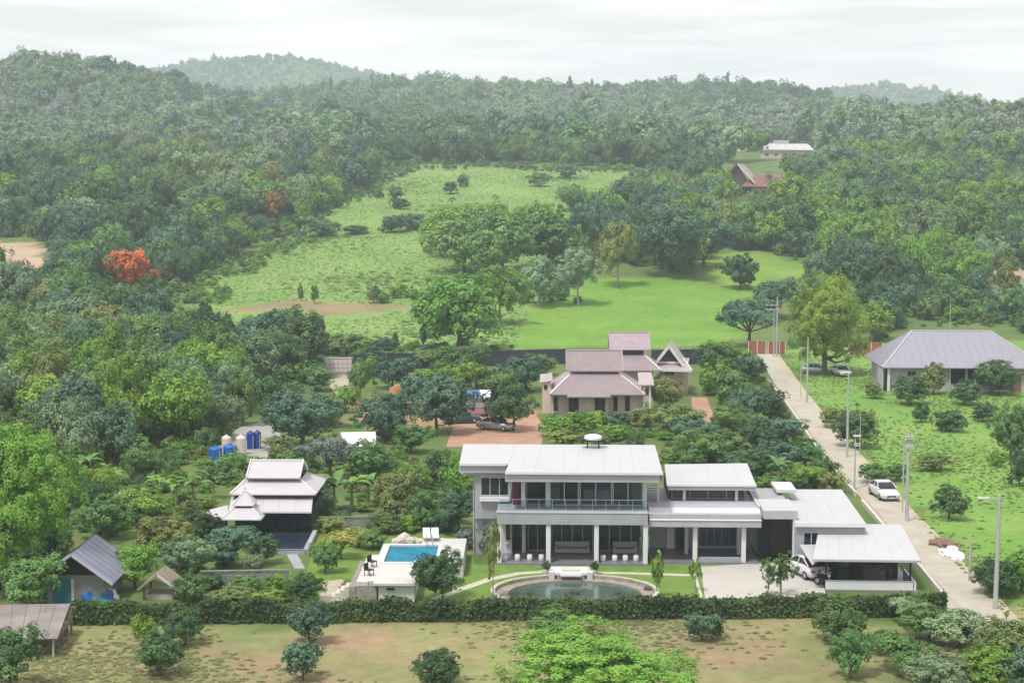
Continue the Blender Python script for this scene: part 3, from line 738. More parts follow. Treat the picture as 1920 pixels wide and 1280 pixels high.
def weeds():
    g = np.random.default_rng(33)
    MEAD = [(345, 640), (350, 585), (385, 520), (560, 450), (610, 385), (740, 318), (800, 306), (1240, 320), (1200, 345), (1130, 420), (1110, 470), (1000, 560), (960, 660), (600, 660)]
    X, Y = jitter_grid(-140, 120, 270, 740, 1.25, 9); Z = zt(X, Y); px, py = PX(X, Y, Z)
    k = inpoly(px, py, MEAD) & ~inpoly(px, py, [(400, 575), (560, 562), (780, 575), (690, 598), (500, 596)])
    dens = np.sin(X * .09 + Y * .03) + np.sin(X * .05 - Y * .08 + 1) + g.normal(0, .8, len(X))
    k &= dens > -1.4
    X, Y, Z, d_ = X[k], Y[k], Z[k], dens[k]; n = len(X)
    h = g.uniform(.12, .32, n) * (1 + 1.2 * (d_ > 2.0)); ww = h * g.uniform(2.2, 4.0, n)
    P = np.stack([X, Y, Z - .05], 1); Q = np.stack([ww, ww, h], 1); I = g.integers(0, 3, n)
    rot = np.zeros((n, 3)); rot[:, 2] = g.uniform(0, 6.28, n)
    pm = []
    for i, c in enumerate(('leaf_weed', 'leaf_weed', 'leaf_grass')):
        q = crown_pts(70 + i, 16, 9, .16, .10, 'dome', 0.0); pm.append(leaf_mesh('weed', q[0], q[1] * np.array([.35, .35, .6]) + np.array([0, -.15, 1.3]), q[2], q[3], c, 1.6, i))
    X, Y = jitter_grid(-150, 140, 280, 760, 3.2, 19); Z = zt(X, Y); px, py = PX(X, Y, Z)
    edge = np.full(len(X), 1e9); MW = [tuple(GT(*q)[:2]) for q in MEAD]
    for i in range(len(MW)):
        a, b = np.array(MW[i]), np.array(MW[(i + 1) % len(MW)]); d = b - a; t = np.clip(((X - a[0]) * d[0] + (Y - a[1]) * d[1]) / (d @ d), 0, 1)
        edge = np.minimum(edge, np.hypot(X - a[0] - t * d[0], Y - a[1] - t * d[1]))
    k = (py < 570) & (edge < 7 * np.abs(np.sin(X * .045 + Y * .03) * np.sin(Y * .05 + 1)) + 1.5 + g.random(len(X)) * 3)
    k |= inpoly(px, py, MEAD) & (np.sin(X * .06 + Y * .021 + 2) * np.sin(Y * .04 - X * .02) > .86) & (g.random(len(X)) < .4)
    n2 = k.sum(); h2 = g.uniform(.8, 3.6, n2) * g.uniform(.5, 1, n2); w2 = h2 * g.uniform(.9, 1.5, n2)
    r2 = np.zeros((n2, 3)); r2[:, 2] = g.uniform(0, 6.28, n2)
    scatter('meadow_scrub', 'scrub growing in from the edges of the hillside meadow', np.stack([X[k], Y[k], Z[k] - .1], 1), np.stack([w2, w2, h2], 1), g.integers(0, 6, n2), r2, [get_proto(('dome', 'feather')[i % 2], 'c', c, i % 3)[0] for i, c in enumerate(('mid', 'bright', 'teal', 'mid', 'bright', 'olive'))])
    scatter('meadow_weeds', 'low weeds growing all over the hillside meadow', P, Q, I, rot, pm)
    # paddock in front of the hedge, and the meadow right of the road
    P, Q, I = [], [], []
    X, Y = jitter_grid(-42, 46, 78, 103, .36, 12)
    d_ = np.sin(X * .23 + .6) + np.sin(X * .11 + Y * .3 + 2) + g.normal(0, .9, len(X)); k = d_ > 1.0
    X, Y = X[k], Y[k]; n = len(X); h = g.uniform(.04, .10, n); ww = g.uniform(.25, .6, n)
    P.append(np.stack([X, Y, 0 * X], 1)); Q.append(np.stack([ww, ww, h], 1)); I.append(np.where(g.random(n) < .4, 1, 3))
    X, Y = jitter_grid(28, 110, 104, 275, .62, 14); px, py = PX(X, Y, 0 * X)
    k = inpoly(px, py, [(1462, 668), (1530, 650), (1990, 640), (1990, 1150), (1880, 1150), (1712, 965), (1640, 870), (1560, 790)])
    k &= (np.sin(X * .2 + Y * .07) + g.normal(0, .8, len(X))) > .0
    X, Y = X[k], Y[k]; n = len(X); h = g.uniform(.05, .16, n); ww = h * g.uniform(2.5, 4.5, n)
    P.append(np.stack([X, Y, 0 * X], 1)); Q.append(np.stack([ww, ww, h], 1)); I.append(np.where(g.random(n) < .75, 0, 2))
    P = np.concatenate(P); Q = np.concatenate(Q); I = np.concatenate(I); n = len(P); rot = np.zeros((n, 3)); rot[:, 2] = g.uniform(0, 6.28, n)
    pm = []
    for i, c in enumerate(('leaf_grass', 'leaf_dry', 'leaf_weed', 'leaf_paddock')):
        q = crown_pts(90 + i, 10, 8, .18, .16, 'dome', 0.0); pm.append(leaf_mesh('tuft', q[0], q[1] * np.array([.35, .35, .6]) + np.array([0, -.15, 1.3]), q[2], q[3], c, 2.0, i))
    scatter('grass_tufts', 'tufts of grass in the paddock and on the roadside meadow', P, Q, I, rot, pm)
# ------------------------------------------------------------------ road, yards and paving
def strip(name, m, cpx, wid, z, thick=0, kind='structure', side=None):
    p = [G(*q) for q in cpx]; a, b = [], []
    q = []
    for i in range(len(p) - 1):                      # subdivide
        for k in range(6): q.append(p[i].lerp(p[i + 1], k / 6))
    q.append(p[-1]); p = q
    for i, c in enumerate(p):
        d = (p[min(i + 1, len(p) - 1)] - p[max(i - 1, 0)]).normalized(); n = Vector((-d.y, d.x, 0))
        w_ = wid * (1 + .03 * math.sin(i * 1.7)) / 2
        a.append(c + n * w_); b.append(c - n * w_)
    mb = MB(); n = len(p); v = [(c.x, c.y, z) for c in a] + [(c.x, c.y, z) for c in b]
    if thick:
        v += [(c.x, c.y, z - thick) for c in a] + [(c.x, c.y, z - thick) for c in b]
    f = [(i, i + 1, n + i + 1, n + i) for i in range(n - 1)]
    if thick:
        f += [(2 * n + i, 3 * n + i, 3 * n + i + 1, 2 * n + i + 1) for i in range(n - 1)]
        f += [(i, 2 * n + i, 2 * n + i + 1, i + 1) for i in range(n - 1)] + [(n + i, n + i + 1, 3 * n + i + 1, 3 * n + i) for i in range(n - 1)]
        f += [(0, n, 3 * n, 2 * n), (n - 1, 3 * n - 1, 4 * n - 1, 2 * n - 1)]
    mb.add(v, f); o = mb.build(name, m); return tag(o, kind=kind)

ROAD = [(1434, 664), (1460, 704), (1492, 750), (1563, 838), (1660, 948), (1772, 1073), (1836, 1142), (1905, 1220)]
strip('road_verge', 'pale_earth', [(q[0] + 6, q[1]) for q in ROAD], 3.7, .02)
strip('road', 'road_concrete', ROAD, 2.55, .07, .1)
def lowwall(label, pts, h, t, m, name='roadside_wall'):
    p = [G(*q) for q in pts]; root = thing(name, label, 'wall', p[0]); w_ = MB(); cp = MB()
    for i in range(len(p) - 1):
        a, b = p[i] - p[0], p[i + 1] - p[0]
        w_.bar(a + Vector((0, 0, h / 2)), b + Vector((0, 0, h / 2)), t, h)
        cp.bar(a + Vector((0, 0, h + .03)), b + Vector((0, 0, h + .03)), t + .06, .055)
    w_.build('wall', m, root); cp.build('coping', m, root); return root
lowwall('low pale kerb wall along the left side of the upper road', [(1440, 716), (1478, 764), (1548, 868), (1604, 930)], .35, .18, 'concrete')
lowwall('low pale kerb wall beside the lower road behind the carport', [(1616, 944), (1664, 1000), (1728, 1072), (1771, 1125)], .35, .18, 'concrete')
sheet('road_apron', [G(1772, 1120), G(1792, 1104), G(1830, 1148), G(1800, 1160), G(1772, 1158)], .045, 'road_concrete')

sheet('dirt_yard', [G(*q)[:2] for q in [(836, 838), (850, 800), (860, 780), (905, 768), (1000, 770), (1020, 800), (1015, 838)]], .03, 'red_earth')
sheet('dirt_path', [G(*q)[:2] for q in [(1296, 745), (1325, 745), (1342, 790), (1322, 812), (1300, 790)]], .03, 'red_earth')
sheet('tank_yard', [G(*q)[:2] for q in [(380, 880), (400, 845), (450, 800), (500, 790), (540, 825), (570, 845), (520, 872), (440, 880)]], .03, 'grey_yard')
sheet('paved_yard', [G(*q)[:2] for q in [(605, 703), (655, 703), (665, 730), (668, 742), (632, 745)]], .03, 'pale_earth')
sheet('sand_strip', [G(*q)[:2] for q in [(632, 745), (670, 742), (675, 764), (640, 768)]], .03, 'red_earth')
sheet('sandy_path', [G(*q)[:2] for q in [(596, 1132), (608, 1090), (640, 1086), (655, 1095), (640, 1132)]], .03, 'pale_earth')
sheet('lawn', [G(*q)[:2] for q in [(560, 1132), (585, 1035), (610, 985), (700, 985), (880, 1000), (890, 1058), (1500, 1052), (1540, 1140), (900, 1145)]], .015, 'lawn')
sheet('side_lawn', [G(*q)[:2] for q in [(400, 1130), (430, 1090), (540, 1088), (555, 1132)]], .015, 'lawn')
sheet('driveway', [G(*q)[:2] for q in [(1313, 1063), (1432, 1056), (1530, 1056), (1552, 1125), (1322, 1122)]], .06, 'drive_concrete', thick=.1)

# curved garden path
strip('garden_path', 'path_stone', [(815, 1124), (858, 1107), (920, 1086), (975, 1075), (1030, 1072)], .75, .05, .06)
strip('terrace_path', 'path_stone', [(1118, 1074), (1180, 1075), (1240, 1077), (1306, 1079)], .6, .05, .06)
strip('drive_edging', 'path_stone', [(1300, 1068), (1306, 1090), (1316, 1124)], .22, .09, .09)

# pond
def pond():
    c = G(1077, 1112); c.y = 107.9; rx, ry = 5.75, 4.55
    root = thing('garden_pond', 'oval stone-edged pond on the lawn before the white house', 'pond', (c.x, c.y, 0))
    def ring(name, a0, a1, z0, z1, m):
        b = MB(); n = 56
        for j in range(n):
            t0, t1 = 2 * math.pi * j / n, 2 * math.pi * (j + 1) / n
            q = [(math.cos(t) * rx * k, math.sin(t) * ry * k) for k in (a0, a1) for t in (t0, t1)]
            b.add([(q[0][0], q[0][1], z0), (q[1][0], q[1][1], z0), (q[3][0], q[3][1], z0), (q[2][0], q[2][1], z0), (q[0][0], q[0][1], z1), (q[1][0], q[1][1], z1), (q[3][0], q[3][1], z1), (q[2][0], q[2][1], z1)],
                  [(4, 5, 6, 7), (0, 1, 5, 4), (2, 3, 7, 6), (0, 3, 2, 1)])
        return b.build(name, m, root)
    ring('wall', .955, 1.0, 0, .42, 'pond_stone'); ring('ledge', .80, .953, 0, .22, 'pond_stone')
    n = 34
    for j in range(n):                                # rim stones one by one
        t0, t1 = 2 * math.pi * (j + .03) / n, 2 * math.pi * (j + .97) / n; b = MB()
        q = [(math.cos(t) * rx * k, math.sin(t) * ry * k) for k in (.962, 1.012) for t in (t0, t1)]
        h = .06 + rnd.uniform(-.01, .015)
        b.slab([(q[0][0], q[0][1], .42 + h), (q[2][0], q[2][1], .42 + h), (q[3][0], q[3][1], .42 + h), (q[1][0], q[1][1], .42 + h)], h - .003)
        b.build('rim_stone', 'path_stone', root)
    b = MB(); b.add([(math.cos(2 * math.pi * j / 48) * rx * .958, math.sin(2 * math.pi * j / 48) * ry * .958, .12) for j in range(48)], [tuple(range(48))])
    b.build('water', 'pond_water', root)
    # rocks standing in the water: things of their own
    for (px, py, s) in ((994, 1114, .30), (1078, 1113, .36), (1158, 1114, .26), (1216, 1108, .32)):
        p = G(px, py, .1); g = np.random.default_rng(px)
        bm = bmesh.new(); bmesh.ops.create_icosphere(bm, subdivisions=2, radius=s)
        for v in bm.verts: v.co *= 1 + .25 * math.sin(v.co.x * 9 + px) * math.cos(v.co.y * 8); v.co.z = max(v.co.z * .9, -.1)
        me = bpy.data.meshes.new('rock'); bm.to_mesh(me); bm.free(); me.materials.append(MATS['rock_dark'])
        o = link('rock', me, None, (p.x, p.y, .16))
        tag(o, {994: 'dark rock in the left part of the pond', 1078: 'largest dark rock in the middle of the pond', 1158: 'small dark rock in the right part of the pond', 1216: 'dark rock by the right rim of the pond'}[px], 'rock', 'rocks in the pond')
    # white jetty with steps
    f = Fr(1070, 1092, -1.0)
    j = thing('pond_jetty', 'white stepped jetty reaching over the back of the pond', 'jetty', f.o, f.yaw)
    MB().box(-1.15, 1.15, -.1, 1.5, .50, .68).build('platform', 'trim_white', j)
    MB().box(-.75, .75, -.55, -.105, .50, .62).build('front_step', 'wall_white', j)
    MB().box(-.62, .62, .25, 1.0, .683, .80).build('bench_block', 'deck_white', j)
    for x in (-1.35, 1.35):
        MB().box(x - .2, x + .2, -.3, .35, .05, .74).build('side_block', 'wall_white', j)
    MB().box(-1.0, 1.0, -.08, 1.4, .0, .497).build('pier', 'stone_wall', j)
    MB().box(-1.6, 1.6, 1.505, 3.6, 0, .16).build('landing', 'deck_white', j)
    MB().box(-1.4, 1.4, 1.7, 3.4, .163, .30).build('step', 'trim_white', j)
    for x in (-1.75, 1.75):
        p = f.o + f.ex * x + f.ey * 1.9
        b = MB().lathe([(.16, 0), (.24, .1), (.28, .38), (.22, .42)], 10)
        o = thing('planter', 'dark shrub in a pale pot at the %s end of the jetty' % ('left' if x < 0 else 'right'), 'planter', (p.x, p.y, 0), 0, 'planters beside the jetty')
        b.build('pot', 'pot', o); link('shrub', get_proto('round', 'c', 'dark', 0)[0], o, (0, 0, .3), sc=(.9, .9, .8))
pond()

# ------------------------------------------------------------------ building helpers
def window(parent, x0, x1, z0, z1, y, n=1, fm='trim_white', fr=.07, glass='glass_dark', sill=None, dep=.08):
    """a frame with its panes set back in it; faces the viewer (-y)"""
    x0, x1 = min(x0, x1), max(x0, x1)
    b = MB(); xs = [x0 + (x1 - x0) * i / n for i in range(n + 1)]
    b.box(x0, x1, y - dep, y, z0, z0 + fr); b.box(x0, x1, y - dep, y, z1 - fr, z1)
    for i, x in enumerate(xs):
        a, c = (x, x + fr) if i == 0 else (x - fr, x) if i == n else (x - fr / 2, x + fr / 2)
        b.box(a, c, y - dep, y, z0 + fr + .001, z1 - fr - .001)
    w_ = b.build('window', fm, parent)
    for i in range(n):
        a = xs[i] + (fr if i == 0 else fr / 2) + .001; c = xs[i + 1] - (fr if i == n - 1 else fr / 2) - .001
        MB().box(a, c, y - dep * .55, y - dep * .35, z0 + fr + .002, z1 - fr - .002).build('pane', glass, w_)
    if sill: MB().box(x0 - .08, x1 + .08, y - dep - .12, y + .002, z0 - .10, z0 - .003).build('sill', sill, w_)
    return w_

def ribs(parent, name, A, B, C, D, n, m, h=.05, w_=.05, up=.02):
    """raised seams running from edge AB (eave) to edge DC (ridge)"""
    A, B, C, D = map(Vector, (A, B, C, D)); b = MB()
    for i in range(n + 1):
        t = i / n; p, q = A.lerp(B, t), D.lerp(C, t)
        if (p - q).length < .3: continue
        b.bar(p + Vector((0, 0, up)), q + Vector((0, 0, up)), w_, h)
    o = b.build(name, m, parent); o['kind'] = 'stuff'; return o

def panels(parent, A, B, C, D, n, m, t=.06, gap=.02, name='roof_sheet'):
    """roof sheets laid side by side, A-B eave, D-C ridge"""
    A, B, C, D = map(Vector, (A, B, C, D)); Wd = (B - A).length
    for i in range(n):
        t0, t1 = i / n + gap / Wd / 2, (i + 1) / n - gap / Wd / 2
        e = Vector((0, 0, .004 if i % 2 else 0))
        MB().slab([A.lerp(B, t0) + e, A.lerp(B, t1) + e, D.lerp(C, t1) + e, D.lerp(C, t0) + e], t).build(name, m, parent)

# ------------------------------------------------------------------ the white two-storey house
def white_house():
    f = Fr(1072, 1060, -1.8); P = f.P
    h = thing('modern_house', 'white two-storey house with flat roofs, glass front and slim columns', 'house', f.o, f.yaw)
    # roof: a long shallow slab whose left end is cut back
    FL = P(947, 885, -.4); FR = P(1243, 885, -.4)
    dl = 2.4; ML = P(947, 869.5, dl); LL = P(861, 869, dl); BL = P(869, 832, 9.6); BR = P(1228, 830, 9.6)
    a = (BL.z - FL.z) / 10.0
    def zr(y): return FL.z + (y + .4) * a
    BM = Vector((FL.x + .55, 9.6, zr(9.6)))
    for q in (ML, LL, BL, BR, FR): q.z = zr(q.y)
    ML.x = FL.x + .55 * (dl + .4) / 10 
    def quad_panels(A, B, C, D, n): panels(h, A, B, C, D, n, 'roof_white', .10, .006)
    quad_panels(FL, FR, BR, BM, 11)
    quad_panels(LL, ML - Vector((.004, 0, 0)), BM - Vector((.004, 0, 0)), BL, 3)
    # edge trims and fascias
    MB().box(FL.x, FR.x, FL.y - .10, FL.y - .002, FL.z - .14, FL.z + .05).build('roof_trim', 'trim_white', h)
    MB().box(LL.x, FL.x - .02, dl - .10, dl - .002, zr(dl) - .14, zr(dl) + .05).build('roof_trim', 'trim_white', h)
    MB().box(FL.x, FR.x, -.30, .0, FL.z - .72, FL.z - .15).build('fascia', 'fascia_grey', h)
    MB().box(LL.x, FL.x - .02, dl + .1, dl + .4, zr(dl) - .72, zr(dl) - .15).build('fascia', 'fascia_grey', h)
    MB().add([(FR.x - .2, -.3, FL.z - .7), (FR.x - .2, 9.4, FL.z - .7), (FR.x - .2, 9.4, zr(9.4) - .12), (FR.x - .2, -.3, FL.z - .12), (FR.x - .05, -.3, FL.z - .7), (FR.x - .05, 9.4, FL.z - .7), (FR.x - .05, 9.4, zr(9.4) - .12), (FR.x - .05, -.3, FL.z - .12)],
             [(0, 1, 2, 3), (7, 6, 5, 4), (0, 4, 5, 1), (1, 5, 6, 2), (2, 6, 7, 3), (3, 7, 4, 0)]).build('side_fascia', 'fascia_grey', h)
    MB().box(FL.x + .05, FR.x - .25, .05, 9.3, FL.z - .80, FL.z - .73).build('ceiling', 'wall_white', h)
    MB().box(LL.x + .1, FL.x + .045, dl + .45, 9.3, FL.z - .80, FL.z - .73).build('ceiling', 'wall_white', h)
    ceil = FL.z - .80
    # levels
    xl = f.at(932, 1060, 0)[0]; xr = f.at(1214, 1060, 0)[0]
    zs0 = f.at(1000, 983, -.1)[1]; zs1 = f.at(1000, 958, -.1)[1]           # balcony slab face
    MB().box(xl, xr, -.12, 9.3, zs0, zs1).build('balcony_slab', 'slab_grey', h, bevel=.02)
    MB().box(xl - .05, xr + .05, -.17, -.123, zs1 - .12, zs1 + .04).build('slab_edge', 'wall_white', h)
    MB().box(xl, xr, -.118, 9.3, 0, .15).build('floor_slab', 'floor_tile', h)
    # ground-floor columns
    for px in (936, 1028, 1118, 1210):
        x = f.at(px, 1060, 0)[0]; MB().box(x - .17, x + .17, 0, .36, .0, zs0 - .003).build('column', 'trim_white', h, bevel=.015)
    # ground-floor rooms behind
    xm = f.at(986, 1020, 3.5)[0]
    MB().box(xl + .2, xr - .15, 8.9, 9.15, .155, zs0 - .003).build('rear_wall', 'room_grey', h)
    MB().box(xl + .1, xl + .35, 3.2, 8.89, .155, zs0 - .004).build('side_wall', 'wall_white', h)
    x0, x1, z0, z1 = f.rect(941, 985, 960, 1018, 3.2); MB().box(xl + .36, x1, 3.2, 3.4, .155, zs0 - .004).build('wall', 'wall_white', h)
    window(h, x0 + .25, x1 - .06, .155 + .95, zs0 - .35, 3.19, 1, 'fascia_grey')
    MB().box(xl + .5, x1 - .2, 3.0, 3.19, .9, 1.04).build('ledge', 'trim_white', h)
    x = f.at(982, 1010, 3.6)[0]; MB().box(x - .14, x + .14, 3.5, 3.8, .155, zs0 - .004).build('column', 'wall_white', h)
    for (a0, a1, n) in ((990, 1026, 2), (1034, 1112, 4), (1122, 1204, 4)):
        xa, xb = f.at(a0, 1000, 4.2)[0], f.at(a1, 1000, 4.2)[0]
        window(h, xa, xb, .157, zs0 - .25, 4.2, n, 'fascia_grey', .06, 'glass')
    # furniture seen under the balcony
    for (a0, a1, lab) in ((1040, 1106, 'long pale sofa behind the middle columns of the house'), (1150, 1196, 'pale sofa behind the right columns of the house')):
        xa, xb = f.at(a0, 1020, 2.2)[0], f.at(a1, 1020, 2.2)[0]; o = f.o + f.ex * xa + f.ey * 3.0; w_ = xb - xa
        s = thing('sofa', lab, 'sofa', (o.x, o.y, .15), f.yaw)
        MB().box(0, w_, 0, .8, .08, .4).build('seat', 'sofa', s, bevel=.04); MB().box(0, w_, .62, .84, .405, .85).build('backrest', 'sofa', s, bevel=.04)
        for e in (0, w_ - .2): MB().box(e, e + .2, -.002, .6, .403, .6).build('armrest', 'sofa', s, bevel=.04)
    for i, px in enumerate((946, 970, 993, 1015, 1131, 1153, 1173, 1193)):
        x = f.at(px, 1050, .35)[0]; o = f.o + f.ex * x + f.ey * .75
        row = 'left' if i < 4 else 'right'; k = ('first', 'second', 'third', 'fourth')[i % 4]
        s = thing('stool', '%s white drum stool from the left in the %s bay under the balcony' % (k, row), 'stool', (o.x, o.y, .15), 0, 'white stools under the balcony')
        MB().lathe([(.17, 0), (.20, .04), (.21, .22), (.20, .42), (.17, .45)], 12).build('body', 'trim_white', s, True); MB().lathe([(.165, 0), (.165, .035)], 12, (0, 0, .452)).build('cushion', 'wall_white', s)
    # upper storey: left block
    x0, x1, z0, z1 = f.rect(890, 888, 958, 966, 2.9)
    zb = zs1 + .004
    b = MB(); wx0, wx1, wz0, wz1 = f.rect(901, 894, 954, 929, 2.9)
    b.box(x0, wx0, 2.9, 3.1, zs0 - .2, ceil - .003); b.box(wx1, x1, 2.9, 3.1, zs0 - .2, ceil - .003); b.box(wx0, wx1, 2.9, 3.1, zs0 - .2, wz0); b.box(wx0, wx1, 2.9, 3.1, wz1, ceil - .003)
    b.box(x0, x0 + .2, 3.103, 9.2, zs0 - .2, ceil - .003)
    b.build('upper_wall', 'slab_grey', h)
    window(h, wx0 + .005, wx1 - .005, wz0 + .005, wz1 - .005, 2.98, 3, 'fascia_grey', .06, 'glass_dark')
    MB().box(wx0 - .05, wx1 + .05, 2.55, 2.898, wz0 - .38, wz0 - .08).build('planter_ledge', 'trim_white', h)
    MB().box(x0 - .02, xl + .3, 3.3, 9.1, .02, zs0 - .21).build('lower_block', 'room_grey', h)
    # maroon panel, column, door, sliding windows
    yb = 2.3
    xa, xb = f.at(960, 920, yb)[0], f.at(976, 920, yb)[0]; MB().box(xa, xb, yb, yb + .12, zb, ceil - .004).build('maroon_panel', 'maroon', h)
    for px, d in ((981, 1.6), (1027, 1.6), (1209, 1.6)):
        x = f.at(px, 930, d)[0]; MB().box(x - .15, x + .15, d, d + .3, zb, ceil - .004).build('column', 'trim_white', h)
    xa, xb = f.at(987, 920, yb)[0], f.at(1024, 920, yb)[0]; window(h, xa, xb, zb, ceil - .02, yb + .3, 1, 'fascia_grey', .06, 'glass_dark')
    for a0, a1 in ((1031, 1085), (1087, 1147), (1149, 1206)):
        xa, xb = f.at(a0, 920, yb)[0], f.at(a1, 920, yb)[0]; window(h, xa, xb, zb, ceil - .02, yb, 2, 'trim_white', .07, 'glass')
    MB().box(xl + 1.5, xr - .2, 6.4, 6.6, zb, ceil - .005).build('room_wall', 'room_grey', h)
    for a0, a1 in ((1032, 1050), (1186, 1204)):
        xa, xb = f.at(a0, 920, yb)[0], f.at(a1, 920, yb)[0]; b = MB(); n = 10
        for i in range(n): b.box(xa + (xb - xa) * i / n, xa + (xb - xa) * (i + .8) / n, yb + .2 + .05 * (i % 2), yb + .25 + .05 * (i % 2), zb + .02, ceil - .05)
        b.build('curtain', 'curtain', h)
    for a0, a1 in ((1094, 1116), (1120, 1142)):
        xa, xb = f.at(a0, 930, 4.5)[0], f.at(a1, 930, 4.5)[0]; MB().box(xa, xb, 4.3, 5.0, zb, zb + .8).build('bed', 'sofa_white', h, bevel=.05)
    # balcony rail
    b = MB()
    for i in range(12):
        x = xl + .15 + (xr - xl - .3) * i / 11; b.box(x - .012, x + .012, -.05, -.03, zs1 + .045, zs1 + .86)
    b.box(xl + .1, xr - .1, -.055, -.025, zs1 + .861, zs1 + .885); rl = b.build('balcony_rail', 'steel', h)
    for i in range(11):
        xa = xl + .15 + (xr - xl - .3) * i / 11 + .03; xb = xl + .15 + (xr - xl - .3) * (i + 1) / 11 - .03
        MB().box(xa, xb, -.045, -.035, zs1 + .08, zs1 + .85).build('glass_panel', 'glass_rail', rl)
    # drainpipe on the left
    MB().cyl((x0 - .1, 3.2, .0), (x0 - .1, 3.2, ceil), .05, .05, 8).build('drainpipe', 'fascia_grey', h)
    # the unit standing on the roof
    c = P(1112, 838, 8.4); c.z = zr(8.4)
    w0 = f.o + f.ex * c.x + f.ey * c.y
    u = thing('rooftop_water_heater', 'white domed tank on black legs standing on the rear of the roof', 'water heater', (w0.x, w0.y, c.z + .012), f.yaw)
    MB().lathe([(.35, .62), (.68, .66), (.74, .80), (.66, .95), (.40, 1.05), (.12, 1.08)], 18).build('tank', 'trim_white', u, True)
    MB().box(-.80, .80, -.32, .32, .50, .60).build('tray', 'black', u, bevel=.02)
    for x in (-.86, .86): MB().box(x - .12, x + .12, -.25, .25, .42, .72).build('side_box', 'black', u, bevel=.03)
    for x in (-.45, .45):
        for y in (-.28, .28): MB().box(x - .05, x + .05, y - .05, y + .05, 0, .498).build('leg', 'black', u)
    return f, h, zs0, zs1
WH = white_house()

